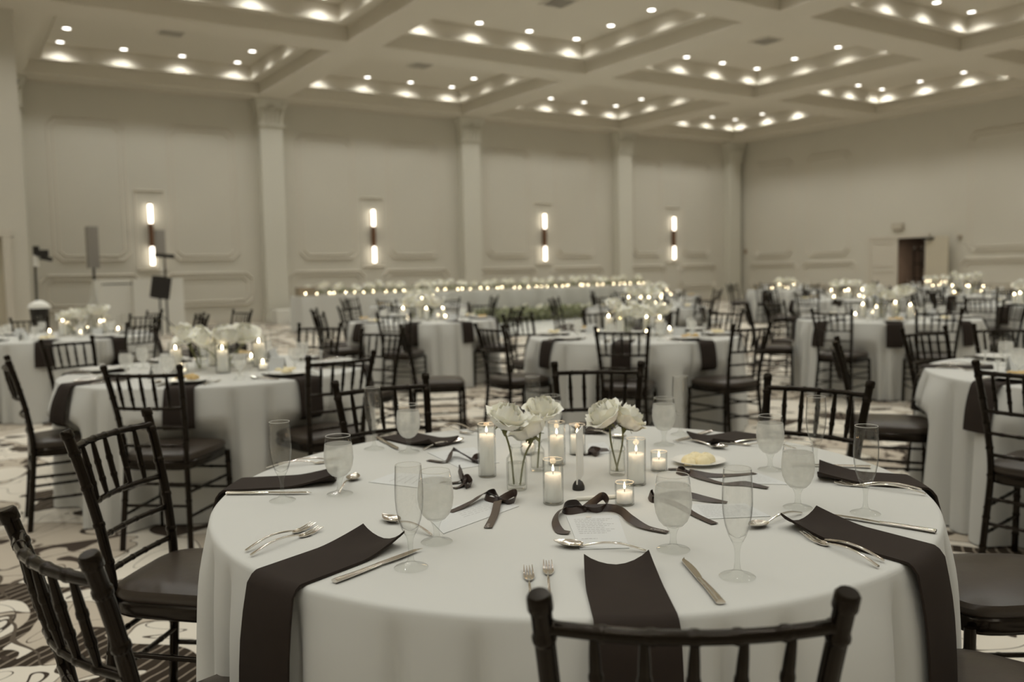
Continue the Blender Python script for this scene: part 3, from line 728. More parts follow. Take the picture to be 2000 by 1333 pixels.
def fork_parts():
    """laid along +y: handle end at 0, tines at .205; curves up over z"""
    zc = lambda y: .0035+.011*sin(pi*min(1, y/.15))**1 if y < .15 else .0035-.0*(y-.15)+ .010*((y-.165)/.04)**2*(1 if y > .165 else 0)
    def wd(y): return .0055-.0022*(y/.13) if y < .13 else .0033
    h = MB(); N = 22
    h.slab(lambda i, j: ((i/2-1)*wd(j/N*.145), j/N*.145, zc(j/N*.145)+.0016+.001*(i == 1)), 3, N+1, lambda i, j: ((i/2-1)*wd(j/N*.145), j/N*.145, zc(j/N*.145)-.0012))
    w2 = lambda y: .0033+(.0105-.0033)*min(1, ((y-.14)/.018))**.6
    dz = lambda x, y: zc(y)-.003*(1-min(1, abs(x)/.011)**2)
    h.slab(lambda i, j: (lambda y: ((i/2-2)/2*w2(y), y, dz((i/2-2)/2*w2(y), y)+.0009))(.14+.028*j/8), 9, 9, lambda i, j: (lambda y: ((i/2-2)/2*w2(y), y, dz((i/2-2)/2*w2(y), y)-.0009))(.14+.028*j/8))
    for k in range(4):
        xc = (k-1.5)*.0056; h.slab(lambda i, j: (xc*(1-.06*j/7)+(i-.5)*.0034*(1-.65*(j/7)**2), .167+.040*j/7, dz(xc, .167)+ .0009+.006*(j/7)**1.6), 2, 8, lambda i, j: (xc*(1-.06*j/7)+(i-.5)*.0034*(1-.65*(j/7)**2), .167+.040*j/7, dz(xc, .167)-.0009+.006*(j/7)**1.6))
    return h
def spoon_parts():
    zc = lambda y: .002+.012*sin(pi*min(1, y/.135)); h = MB(); N = 22
    wd = lambda y: .0058-.0028*(y/.13)
    h.slab(lambda i, j: ((i/2-1)*wd(j/N*.135), j/N*.135, zc(j/N*.135)+.0016+.001*(i == 1)), 3, N+1, lambda i, j: ((i/2-1)*wd(j/N*.135), j/N*.135, zc(j/N*.135)-.0012))
    def P(i, j, o):
        v = j/14; y = .13+.062*v; w = .0195*sin(pi*min(.999, max(.02, (v*.93+.07)))**.85)*(1-.15*v)+.0012; x = (i/8-.5)*2*w
        return (x, y, .0075+.004*v-.008*(1-(x/w)**2)*sin(pi*v)**.7*1+o)
    h.slab(lambda i, j: P(i, j, .0006), 9, 15, lambda i, j: P(i, j, -.0006)); return h
def knife_parts():
    h = MB(); N = 14; zc = lambda y: .004+.0025*sin(pi*min(1, y/.11))
    wd = lambda y: .0085-.0025*(y/.11)
    b = MB()
    for mb, (y0, y1) in ((h, (0, .115)),):
        mb.slab(lambda i, j: ((i/3-1)*wd(j/N*y1)+.0015*sin(j/N*3), j/N*y1, .0038+(.0008+.0034*sin(pi*i/6)**.6)*(1-.3*j/N)), 7, N+1, lambda i, j: ((i/3-1)*wd(j/N*y1)+.0015*sin(j/N*3), j/N*y1, .0038-(.0008+.0026*sin(pi*i/6)**.6)*(1-.3*j/N)))
    def e(j):
        v = j/N; y = .112+.118*v; l = -.006+.002*v; r = .006+.0045*sin(pi*min(1, v*1.02))-.001
        if v > .82: k = (v-.82)/.18; l = l+(.012)*k*k*.9; r = r-(.001)*k
        return y, l, r
    b.slab(lambda i, j: (e(j)[1]+(e(j)[2]-e(j)[1])*i/3, e(j)[0], .0045+.0009*(1-i/3)), 4, N+1, lambda i, j: (e(j)[1]+(e(j)[2]-e(j)[1])*i/3, e(j)[0], .0036))
    return h, b
fork = tag(fork_parts().build('fork', M_STEEL, None, 50), '', 'fork'); spoon = tag(spoon_parts().build('spoon', M_STEEL, None, 50), '', 'spoon')
knife = empty('dinner_knife'); _h, _b = knife_parts(); _h.build('handle', M_STEEL, knife, 50); _b.build('blade', M_STEEL, knife, 50); kids(knife)
def lay(key, proto, a, b, lab, grp, z=TZ, nat=None, cat=None):
    """a: handle end (px), b: tip (px)"""
    p = on(*a, z) if not isinstance(a, Vector) else a; q = on(*b, z) if not isinstance(b, Vector) else b
    d = q-p; return place(key, proto, (p.x, p.y, z+.0015), atan2(d.y, d.x)-pi/2, lab, cat or {'fork': 'fork', 'spoon': 'spoon', 'knife': 'knife'}[key], grp)
def strip(mb, pts, w, orient, thick=.0006, n=7):
    """ribbon along world points; orient: 0 lies flat, 1 stands on edge (per point or constant)"""
    P = catmull(pts, n); m = len(P); o = orient if hasattr(orient, '__len__') else [orient]*len(pts)
    def fr(i):
        t = (P[min(i+1, m-1)]-P[max(i-1, 0)]); t.normalize(); f = Vector((-t.y, t.x, 0)); f = f.normalized() if f.length > 1e-6 else Vector((1, 0, 0))
        k = i/n; a = int(min(k, len(o)-2)); v = o[a]+(o[a+1]-o[a])*min(1, k-a)
        z = Vector((0, 0, 1)); u = (f*(1-abs(v))+z*v).normalized(); nn = u.cross(t).normalized(); return u, nn
    def Q(i, j, s):
        u, nn = fr(i); return P[i]+u*((j-.5)*w)+nn*(s*thick/2)
    return mb.slab(lambda i, j: Q(i, j, 1), m, 2, lambda i, j: Q(i, j, -1))

# ================================================================== FOREGROUND TABLE
T0 = (1.375, 1.843)
SEATS0 = [(.77, .77, 54.5), (.12, 1.60, 13), (.39, 2.77, -42), (1.44, 3.15, -93), (2.43, 3.01, -130), (2.66, 2.02, -166), (2.60, 1.05, 148), (1.80, .55, 108)]
cl0, f0 = tablecloth(*T0, 3, 'white floor-length cloth on the large foreground table', nth=800, amp=.066, seats=(), nf=29)
def rel(p): return (p.x-T0[0], p.y-T0[1])
NG = 'black folded napkins at the foreground table'
def nap0(inner, rim, hang, lab, **k):
    a, b = on(*inner), on(*rim); napkin(T0, f0, rel(a), (b.x-a.x, b.y-a.y), hang, lab, grp=NG, **k)
nap0((1204, 1110), (1243, 1215), .45, 'black napkin hanging over the front rim behind the nearest chair')
nap0((750, 1058), (553, 1130), .45, 'black napkin at the front left of the foreground table, draped far down the cloth')
nap0((657, 940), (455, 950), .20, 'black napkin on the left of the foreground table beside the frosted goblet')
nap0((868, 873), (770, 852), .20, 'black napkin at the back left of the foreground table')
nap0((1150, 850), (1165, 833), .18, 'black napkin at the back of the foreground table, glimpsed behind the candles')
nap0((1367, 868), (1478, 850), .20, 'black napkin at the back right of the foreground table')
nap0((1598, 932), (1795, 945), .20, 'black napkin on the right of the foreground table next to the crossed forks')
nap0((1560, 1022), (1790, 1085), .34, 'black napkin at the front right of the foreground table, draped down to the chair seat', side=-1)

GG = 'goblets of iced water on the foreground table'; FG = 'champagne flutes on the foreground table'
for px, py, lab in ((853, 1060, 'frosted water goblet left of centre, right behind the front left flute'), (664, 966, 'frosted water goblet beside the left napkin, farthest left of the goblets'),
        (799, 884, 'water goblet in front of the back left napkin'), (1076, 862, 'water goblet at the back, mostly hidden by the white roses'),
        (1297, 870, 'water goblet at the back right beside an empty flute, right of the roses'), (1504, 919, 'water goblet half full of ice, left of the rightmost napkins'),
        (1558, 993, 'frosted water goblet at the right, behind the spoon'), (1315, 1075, 'frosted water goblet nearest the camera, right of the front bow')):
    place('gob', goblet, on(px, py), px*.1, lab, 'glass', GG)
for px, py, lab in ((803, 1110, 'empty champagne flute at the front left, overlapping a frosted goblet'), (552, 979, 'empty champagne flute farthest left, standing before the left napkin'),
        (731, 878, 'empty champagne flute at the back left before the chair'), (1042, 848, 'empty champagne flute at the back behind the roses'),
        (1329, 850, 'empty champagne flute at the back right behind a goblet'), (1593, 915, 'empty champagne flute at the right behind the frosted goblet'),
        (1690, 1004, 'empty champagne flute farthest right, beside the long knife'), (1440, 1128, 'empty champagne flute nearest the camera at the front right')):
    place('flu', flute, on(px, py), px*.1, lab, 'glass', FG)

CG = 'cutlery on the foreground table'
F_ = lambda a, b, l: lay('fork', fork, a, b, l, CG)
F_((1041, 1196), (1030, 1103), 'left fork of the front pair, beside the nearest chair post')
F_((1077, 1183), (1068, 1087), 'right fork of the front pair, left of the front napkin')
F_((482, 1081), (627, 1023), 'upper fork of the pair at the front left')
F_((492, 1090), (664, 1022), 'lower fork of the pair at the front left, crossing its neighbour')
F_((520, 918), (640, 905), 'fork behind the left napkin, seen through the flute')
F_((545, 913), (655, 899), 'second fork behind the left napkin')
F_((848, 838), (913, 849), 'fork near the tall left candle with its tines towards the candle')
F_((868, 832), (930, 843), 'second fork near the tall left candle')
F_((1525, 868), (1431, 868), 'fork at the back right with raised tines left of the half full goblet')
F_((1555, 880), (1466, 872), 'second fork at the back right beside the half full goblet')
F_((1808, 969), (1623, 944), 'upper fork below the right napkin')
F_((1800, 960), (1657, 950), 'second fork below the right napkin, crossing the first')
F_((1718, 1112), (1533, 1034), 'lower fork of the pair at the front right')
F_((1728, 1100), (1545, 1038), 'upper fork of the pair at the front right')
K_ = lambda a, b, l: lay('knife', knife, a, b, l, CG, cat='knife')
K_((1408, 1183), (1328, 1093), 'table knife right of the front napkin')
K_((653, 1141), (812, 1080), 'table knife below the front left napkin')
K_((443, 967), (620, 966), 'table knife in front of the left napkin')
K_((738, 858), (781, 881), 'table knife at the back left between flute and goblet')
K_((1388, 845), (1318, 865), 'table knife at the back right behind the spoon')
K_((1700, 916), (1560, 911), 'table knife behind the right napkin')
K_((1828, 1043), (1640, 1013), 'long table knife at the right rim behind the front right napkin')
S_ = lambda a, b, l: lay('spoon', spoon, a, b, l, CG)
S_((1262, 1079), (1090, 1068), 'spoon behind the front napkin, bowl to the left')
S_((845, 1048), (728, 1008), 'spoon above the front left napkin with a sparkling bowl')
S_((665, 966), (712, 914), 'spoon right of the left napkin, bowl pointing back')
S_((828, 881), (928, 857), 'spoon at the back left beside the tall candle')
S_((1322, 865), (1424, 880), 'spoon at the back right beyond the plate')
S_((1140, 846), (1185, 853), 'spoon at the back behind the roses')
S_((1563, 1005), (1484, 1030), 'spoon at the right left of the front right napkin')

# candles
PG = 'pillar candles in glass cylinders on the foreground table'; VG = 'votive candles on the foreground table'
def cyl(px, py, h, gh, lab):
    t = pillar_candle('pillar_candle', .0205, h, .0255, gh, E_FLAME, .055); t.location = on(px, py); return tag(t, lab, 'candle', PG)
cyl(952, 931, .122, .150, 'tall white pillar candle farthest left, left of the roses')
cyl(1088, 908, .088, .128, 'white pillar candle in the middle behind the front candle')
cyl(1128, 888, .062, .095, 'white pillar candle behind the table sign, its top hidden')
cyl(1081, 984, .077, .112, 'white pillar candle nearest the camera in the middle')
cyl(1243, 947, .086, .125, 'white pillar candle right of the right rose vase')
for px, py, lab in ((1220, 986, 'short lit votive nearest the camera, beside the white pen'), (1287, 920, 'short lit votive left of the plate'), (1032, 888, 'short lit votive behind the left rose vase')):
    place('vot', votT, on(px, py), 0, lab, 'candle', VG)

# bud vases
def bud_vase(px, py, lab, r=.023, h=.108, n=8):
    t = empty('bud_vase', on(px, py), .3, lab, 'vase', 'clear glass bud vases with roses')
    MB().open_lathe([(0, .002), (r*.85, 0), (r*.97, .003), (r, h*.1), (r*1.02, h*.62), (r*.98, h*.72), (r*.62, h*.84), (r*.52, h*.9), (r*.52, h*.96), (r*.70, h), (r*.60, h*.995), (r*.44, h*.95), (r*.44, h*.9), (r*.5, h*.84), (r*.88, h*.71), (r*.90, h*.12), (0, h*.08)], n*3).build('glass', G_CYL, t, 30)
    MB().lathe([(0, h*.09), (r*.88, h*.12), (r*.90, h*.62), (0, h*.62)], n*3).build('water', G_WATER, t, 30)
    return t
bud_vase(1010, 957, 'faceted bud vase in front left of the middle candles, holding two roses', r=.027, h=.118)
bud_vase(1206, 928, 'round shouldered bud vase at the right holding two roses')
bud_vase(1050, 920, 'bud vase behind the left vase holding one rose', r=.021, h=.085)
RG = 'white roses on the foreground table'
def at_h(px, py, base, dz):
    """point seen at (px,py) that stands above the depth of the table point base"""
    b = on(*base); d = FW + RT*((px-1000)/F_PX) - UP*((py-666.5)/F_PX)
    k = (b.x*FW.x+b.y*FW.y)/(d.x*FW.x+d.y*FW.y); return Vector((d.x*k, d.y*k, CZ+d.z*k))
rose(at_h(990, 818, (1010, 957), 0), on(1004, 955)+Vector((0, 0, .012)), .043, 1, 'large white rose farthest left, in the front left vase', RG, (.25, -.35), leaves=1)
rose(at_h(1033, 838, (1014, 950), 0), on(1016, 957)+Vector((0, 0, .012)), .043, 2, 'white rose leaning right in the front left vase', RG, (.2, .45))
rose(at_h(1058, 802, (1050, 920), 0), on(1050, 921)+Vector((0, 0, .01)), .041, 3, 'white rose at the back, before the chair back', RG, (-.1, .3))
rose(at_h(1180, 812, (1206, 928), 0), on(1207, 929)+Vector((0, 0, .012)), .043, 4, 'white rose on the left side of the right vase', RG, (.45, -.45), leaves=2)
rose(at_h(1227, 820, (1206, 925), 0), on(1203, 929)+Vector((0, 0, .012)), .042, 5, 'white rose on the right side of the right vase', RG, (.35, .5), leaves=2)

# acrylic table sign in a black domed holder, seen edge on
t = empty('table_sign', on(1130, 957), 0, 'upright white table sign seen nearly edge-on in a black domed base', 'sign')
c = MB(); c.lathe([(.0155, 0), (.0165, .004), (.0155, .012), (.011, .021), (.005, .026), (0, .027)], 24); c.build('sign_base', M_BLACK, t, 50)
ang = atan2(t.location.y, t.location.x)
p = MB(); p.box((0, 0, .078), (.118, .0035, .135)); o = p.build('sign_panel', M_CARD, t, 0, (.045*cos(ang-.10), .045*sin(ang-.10), .006), ang-.14)
# white pen lying by the sign
a, b = on(1117, 980), on(1200, 975)
pn = MB().tube([a+Vector((0, 0, .003)), a+(b-a)*.12+Vector((0, 0, .006)), a+(b-a)*.14+Vector((0, 0, .006)), b+Vector((0, 0, .006)), b+Vector((0, 0, .006))+(b-a)*.06], [.0012, .0045, .0052, .0052, .0045], 12)
tag(pn.build('pen', mat('pen_white', (.72, .71, .64), .35), None), 'white pen lying left of the nearest votive', 'pen')
# plate with bread
t = empty('side_plate', on(1366, 906), 0, 'small white plate with pale rolls, right of the candles', 'plate')
MB().lathe([(0, .002), (.040, .001), (.046, .0), (.048, .003), (.076, .012), (.078, .0135), (.075, .014), (.048, .0055), (0, .005)], 48).build('dish', M_CHINA, t, 50)
for k, (x, y, s) in enumerate(((-.022, .006, 1), (.012, -.008, 1.05), (.006, .018, .95), (-.008, -.016, .9), (.030, .010, .8), (-.036, -.008, .7))):
    m = MB(); rd = random.Random(k)
    def P(i, j):
        a = 2*pi*i/20; v = j/8*pi/2; r = .027*s*cos(v)*(1+.09*sin(7*a+k)+.05*sin(3*a+2*k)); return (r*cos(a), r*sin(a)*.9, .006+.024*s*sin(v)**.8*(1+.06*sin(5*a)))
    m.grid(P, 20, 9, True); o = tag(m.build('bread_piece', M_FOOD, None, 60, on(1366, 906)+Vector((x*1.35, y*1.35, 0))), 'pale bread piece at the %s of the heap on the small plate' % ['left', 'front middle', 'top middle', 'near left', 'right', 'far left end'][k], 'bread', 'bread pieces on the plate')

# cards with ribbon bows
def place_card(px_pts, lab, lines=(), word=None):
    P = [on(*p) for p in px_pts]; c = sum(P, Vector())/4
    t = empty('place_card', (c.x, c.y, TZ), 0, lab, 'card', 'printed cards on the foreground table')
    m = MB(); q = [p-c for p in P]; m.add([(p.x, p.y, .0016) for p in q]+[(p.x, p.y, .0006) for p in q], [(0, 1, 2, 3), (7, 6, 5, 4), (0, 4, 5, 1), (1, 5, 6, 2), (2, 6, 7, 3), (3, 7, 4, 0)]); m.build('card_sheet', M_PAPER, t, 0)
    ink = MB(); rd = random.Random(len(lab))
    def uv(u, v): a = q[0].lerp(q[1], u); b = q[3].lerp(q[2], u); p = a.lerp(b, v); return Vector((p.x, p.y, .0018))
    for v, u0, u1 in lines:
        u = u0
        while u < u1:
            l = rd.uniform(.03, .09); e = min(u1, u+l); h = .006
            ink.add([uv(u, v-h), uv(e, v-h), uv(e, v+h), uv(u, v+h)], [(0, 1, 2, 3)]); u = e+.018
    if ink.v: ink.build('printed_lines', M_INK, t, 0)
    return t, uv
def text_mesh(s, size, shear=.35):
    cu = bpy.data.curves.new('lettering', 'FONT'); cu.body = s; cu.size = size; cu.shear = shear; cu.offset = -.0002 if size < .02 else 0
    o = bpy.data.objects.new('lettering', cu); COL.objects.link(o); bpy.context.view_layer.update()
    me = bpy.data.meshes.new_from_object(o); bpy.data.objects.remove(o); return me
def lettering(s, size, m, parent, org, ux, z, name='lettering'):
    me = text_mesh(s, size); me.materials.clear(); me.materials.append(m); o = obj(name, me, parent, (org.x, org.y, z), atan2(ux.y, ux.x)); return o
L12 = [(.12+.055*k, .12, .86-.1*(k % 3)) for k in range(9)]
t, uv = place_card([(1106, 1010), (1207, 1008), (1229, 1072), (1132, 1075)], 'white printed card under the front bow, signed Love', L12+[(.72, .12, .44)])
lettering('Love,', .017, M_INK, t, uv(.56, .86), uv(1, .86)-uv(0, .86), .0019)
sl = MB().lathe([(0, .0018), (.0062, .0018), (.0066, .0024), (.0058, .0028), (0, .0027)], 20, tuple(uv(.42, .05)-Vector((0, 0, .0018))), sx=1.15); sl.build('wax_seal', mat('seal_wax', (.66, .62, .56), .4), t)
place_card([(826, 1003), (968, 972), (1014, 990), (866, 1044)], 'white printed card under the left bow', [(.2+.09*k, .35, .85) for k in range(6)])
place_card([(720, 943), (770, 925), (868, 930), (850, 958)], 'white printed card at the left behind the front left goblet', [(.25+.12*k, .2, .8) for k in range(5)])
place_card([(835, 885), (925, 875), (975, 905), (900, 917)], 'white printed card behind the tall left candle', [(.3+.12*k, .2, .8) for k in range(4)])
place_card([(1345, 987), (1455, 985), (1505, 1010), (1365, 1016)], 'white card with fine printed lines behind the nearest goblet', [(.15+.09*k, .12, .9) for k in range(9)])
place_card([(1365, 930), (1480, 925), (1545, 948), (1400, 945)], 'white card with fine printed lines below the plate', [(.2+.12*k, .1, .9) for k in range(6)])
place_card([(1148, 868), (1180, 865), (1200, 885), (1150, 890)], 'white card at the back between the sign and the right vase', [(.3, .2, .8)])

def bow(lab, knot, loops, tails, w=.019, word=None):
    """knot px; loops / tails: lists of (px, py, lift in mm)"""
    K = on(*knot); t = empty('ribbon_bow', (K.x, K.y, TZ), 0, lab, 'ribbon', 'dark satin bows on the foreground table')
    def W(p): q = on(p[0], p[1]); return Vector((q.x-K.x, q.y-K.y, .0025+p[2]/1000))
    c0 = W((*knot, 5))
    for l in loops: strip(MB(), [c0]+[W((p[0], p[1], p[2]*.7+2)) for p in l]+[c0], w, [.5]+[.75]*len(l)+[.5]).build('loop', M_RIB, t, 70)
    for l, o in tails: strip(MB(), [c0]+[W(p) for p in l], w, [.6]+list(o)).build('tail', M_RIB, t, 70)
    MB().lathe([(0, -.006), (.004, -.0055), (.0062, -.002), (.0062, .002), (.004, .0055), (0, .006)], 12, tuple(c0)).build('knot', M_RIB, t, 60)
    return t, K, W
t, K, W = bow('large dark satin bow on the front card with curling tails', (1143, 1000), [[(1128, 995, 14), (1108, 995, 12), (1100, 1001, 7), (1112, 1006, 3)], [(1160, 993, 16), (1178, 985, 22), (1187, 995, 12), (1168, 1003, 3)]],
    [([(1120, 1002, 10), (1098, 1004, 9), (1084, 1022, 8), (1092, 1041, 3), (1112, 1044, 1)], (.5, .35, .5, .3, 0)), ([(1188, 1000, 7), (1212, 1009, 11), (1232, 1024, 9), (1262, 1035, 3), (1304, 1043, .5)], (.6, .7, .5, .1, 0))])
a = on(1268, 1039); b = on(1300, 1045); lettering('Celine', .0135, M_INKW, t, a-K, b-a, .0062)
t, K, W = bow('dark satin bow on the left card, one tail pointing at the camera', (978, 983), [[(968, 973, 14), (952, 973, 9), (948, 979, 4), (964, 984, 2)], [(993, 977, 10), (1006, 974, 14), (1007, 983, 8), (992, 988, 2)]],
    [([(950, 974, 12), (925, 986, 8), (900, 996, 3), (879, 1003, .5)], (.4, .2, 0, 0)), ([(972, 990, 8), (966, 1010, 3), (953, 1034, .5)], (0, 0, 0))])
a = on(955, 1036); b = on(960, 1022); lettering('Celine', .0125, M_INKW, t, a-K+(on(948, 1030)-on(953, 1034))*.2, b-a, .0042)
bow('dark satin ribbon loop right of the middle left goblet', (908, 945), [[(904, 933, 16), (897, 929, 24), (902, 940, 8)], [(913, 941, 10), (921, 951, 4), (909, 956, 1)]], [([(900, 944, 4), (884, 946, 1), (862, 944, 1)], (.3, 0, 0)), ([(898, 953, 1), (886, 956, .5)], (.2, 0))])
bow('dark satin ribbon lying behind the tall left candle', (925, 905), [[(930, 899, 8), (940, 899, 8), (936, 908, 2)]], [([(905, 898, 14), (885, 893, 22), (876, 903, 6), (862, 905, 2), (836, 901, .5)], (.5, .6, .3, 0, 0))])
bow('dark satin bow behind the nearest goblet with a long right tail', (1282, 978), [[(1276, 972, 10), (1268, 975, 10), (1275, 983, 2)]], [([(1330, 975, 10), (1380, 981, 5), (1420, 985, 1)], (.5, .3, 0)), ([(1320, 988, 2), (1360, 1010, 1), (1396, 1026, .5)], (.1, 0, 0))])
bow('dark satin bow below the plate with two long tails', (1345, 928), [[(1335, 924, 8), (1322, 925, 6), (1333, 930, 1)]], [([(1390, 934, 5), (1440, 931, 2), (1475, 927, 1)], (.3, .1, 0)), ([(1365, 936, 4), (1410, 947, 1), (1455, 950, 4), (1500, 956, 1)], (.2, 0, .4, 0)), ([(1330, 920, 3), (1305, 919, 1)], (.1, 0))])
bow('small dark satin bow between the sign and the right vase', (1152, 889), [[(1158, 884, 8), (1172, 887, 6), (1164, 893, 2)]], [([(1166, 884, 6), (1188, 882, 3)], (.3, .2)), ([(1145, 890, 2), (1138, 890, 1)], (.1, 0))])

# chairs of the foreground table (point below the middle of the top rail, heading)
chair_at(.77, .77, 54.5, 'black chair nearest the camera, seen from behind in front of the foreground table', True)
chair_at(.12, 1.60, 13, 'black chair at the lower left edge, its curved top rail close to the camera', True)
chair_at(.39, 2.77, -42, 'black chair turned sideways at the left of the foreground table, second from below', True)
chair_at(1.44, 3.15, -93, 'black chair behind the foreground table at the back left, before the left table', True)
chair_at(2.43, 3.01, -130, 'black chair behind the foreground table, seen above the roses', True)
chair_at(2.66, 2.02, -166, 'black chair behind the foreground table at the back right, behind the flutes', True)
chair_at(2.60, 1.05, 148, 'black chair right of the foreground table whose seat shows past the long black napkin', True)
chair_at(1.80, .55, 108, 'black chair at the lower right corner, only its seat in the photo', True)

# ================================================================== THE OTHER TABLES
SIDES = ['near', 'near right', 'right', 'far right', 'far', 'far left', 'left', 'near left']
def side_of(c, a):
    """a: world angle of a seat as seen from the table centre"""
    toc = atan2(-c[1], -c[0]); k = round(((a-toc) % (2*pi))/(pi/4)) % 8; return SIDES[k]
def used_name(d, s):
    n = s; k = 2
    while n in d: n = s+(' outer' if k == 2 else ' outermost'); k += 1
    d.add(n); return n
pilF = pillar_candle('pillar_candle', .034, .15, .045, .20, E_FLAMEF, 0, 12)
votF = pillar_candle('votive_candle', .026, .04, .032, .07, E_FLAMEF, 0, 10)
vasF = empty('glass_vase'); MB().open_lathe([(0, .002), (.034, 0), (.036, .01), (.037, .09), (.03, .12), (.018, .14), (.017, .16), (.024, .17)], 12).build('glass', G_CYL, vasF, 40)
MB().lathe([(0, .004), (.033, .01), (.034, .09), (0, .09)], 12).build('water', G_WATER, vasF, 40); kids(vasF)
plate = empty('dinner_plate'); MB().lathe([(0, .003), (.07, 0), (.085, .004), (.125, .016), (.128, .018), (.123, .019), (.085, .009), (0, .008)], 28).build('dish', M_CHINA, plate, 50); kids(plate)
def food_mb(seed):
    m = MB(); rd = random.Random(seed)
    for k in range(9):
        x, y, z, s = rd.uniform(-.05, .05), rd.uniform(-.05, .05), rd.uniform(.0, .014), rd.uniform(.014, .026)
        def P(i, j):
            a = 2*pi*i/9; v = j/4*pi/2; r = s*cos(v)*(1+.25*sin(3*a+k)); return (x+r*cos(a), y+r*sin(a), .008+z+s*.9*sin(v))
        m.grid(P, 9, 5, True)
    return m
foods = [tag(food_mb(k).build('plated_food', mm, None, 60), '', 'food') for k, mm in enumerate((M_SALAD, M_FOOD))]
tents = tag(MB().slab(lambda i, j: ((j-.5)*.1, (i-1)*.03, [.0, .085, .0][i]), 3, 2, lambda i, j: ((j-.5)*.1, (i-1)*.029, [.0, .083, .0][i])).build('folded_card', M_PAPER, None, 0), '', 'card')

def dinner_table(c, seed, tn, chairs, near=False, seats=8, phase=0, flowers=9, tall=.0, rt=RT_, cut=None, cc=(0, 0)):
    """tn: how to find the table; chairs: list of (mx,my,heading) or angles in degrees round the table"""
    rd = random.Random(seed); used = set(); angs = []; ST = []
    for ch in chairs:
        if isinstance(ch, tuple): mx, my, hd = ch; a = atan2(my-c[1], mx-c[0])
        else:
            a = R(ch+rd.uniform(-4, 4)); r = rd.uniform(1.34, 1.5); mx, my, hd = c[0]+r*cos(a), c[1]+r*sin(a), math.degrees(a)+180+rd.uniform(-9, 9)
        ST.append((mx, my, hd)); s = used_name(used, side_of(c, a)); chair_at(mx, my, hd, 'black chair on the %s side of the %s' % (s, tn), near)
    _, fo = tablecloth(c[0], c[1], seed, 'white floor-length cloth on the '+tn, nth=360 if near else 300, amp=.085, rt=rt, seats=ST)
    us = set()
    for k in range(seats):
        a = R(phase)+2*pi*k/seats+rd.uniform(-.04, .04)
        s = used_name(us, side_of(c, a)); d = Vector((cos(a), sin(a), 0)); pr = Vector((-d.y, d.x, 0)); C3 = Vector((c[0], c[1], TZ))
        napkin(c, fo, (d.x*(rt-.34), d.y*(rt-.34)), (cos(a+rd.uniform(-.08, .08)), sin(a)), rd.uniform(.22, .27), 'black napkin hanging at the %s seat of the %s' % (s, tn), w=.15, curl=.01, nu=5)
        place('gobF', gobF, C3+d*(rt-.40)+pr*rd.uniform(-.17, -.12), 0, 'water goblet at the %s seat of the %s' % (s, tn), 'glass', 'water goblets on the %s' % tn)
        place('fluF', fluF, C3+d*(rt-.30)+pr*rd.uniform(-.25, -.20), 0, 'champagne flute at the %s seat of the %s' % (s, tn), 'glass', 'flutes on the %s' % tn)
        pc = C3+d*(rt-.19)+pr*rd.uniform(-.02, .03)+Vector((0, 0, .0085)); kf = (k+seed) % 4
        if kf != 3:
            place('plate', plate, pc, 0, 'white plate at the %s seat of the %s' % (s, tn), 'plate', 'plates on the %s' % tn)
            if kf != 2:
                place('food%d' % (kf % 2), foods[kf % 2], pc+Vector((0, 0, .006)), a, ('orange green salad' if kf % 2 == 0 else 'pale cheese')+' on the %s plate of the %s' % (s, tn), 'food', 'plated food on the %s' % tn)
        if k % 2 == 0: place('tent', tents, C3+d*(rt-.45)+pr*.12+Vector((0, 0, .001)), a+.5, 'small folded card at the %s seat of the %s' % (s, tn), 'card', 'folded cards on the %s' % tn)
        if near:
            for kk, (key, pt, off) in enumerate((('fork', fork, .13), ('knife', knife, -.12), ('spoon', spoon, -.15))):
                p = C3+d*(rt-.06-.02*kk)+pr*off*(1 if key != 'x' else 1); q = p-d*.2+pr*rd.uniform(-.03, .03)
                lay(key, pt, p, q, '%s at the %s seat of the %s' % (key, s, tn), 'cutlery on the %s' % tn, cat=key)
    # centrepiece
    C3 = Vector((c[0]+cc[0], c[1]+cc[1], TZ)); ur, uv_, up, uq = set(), set(), set(), set()
    for k in range(3):
        a = 2.1*k+seed; p = C3+Vector((cos(a)*.11, sin(a)*.11, 0)); place('vasF', vasF, p, 0, 'clear vase, %s of the bouquet on the %s' % (used_name(uv_, side_of(c, a)), tn), 'vase', 'vases on the %s' % tn)
        n = flowers//3
        for q in range(n):
            b = a+(q-(n-1)/2)*1.25; rr = rd.uniform(.09, .15); h = rd.uniform(.19, .27)+tall
            rose(p+Vector((cos(b)*rr, sin(b)*rr, h)), p+Vector((cos(b)*.01, sin(b)*.01, .012)), rd.uniform(.058, .070), seed+q+3*k, 'white rose, %s of the bouquet on the %s' % (used_name(ur, side_of(c, b)), tn), 'roses on the %s' % tn, (sin(b)*-.5, cos(b)*.5), lo=True)
    for k in range(4):
        a = 1.57*k+seed*.7; place('pilF', pilF, C3+Vector((cos(a)*.25, sin(a)*.25, 0)), 0, 'pillar candle %s of the bouquet on the %s' % (used_name(up, side_of(c, a)), tn), 'candle', 'pillar candles on the %s' % tn, rd.uniform(.8, 1.05))
        a += .8; place('votF', votF, C3+Vector((cos(a)*.33, sin(a)*.33, 0)), 0, 'lit votive %s of the bouquet on the %s' % (used_name(uq, side_of(c, a)), tn), 'candle', 'votives on the %s' % tn)

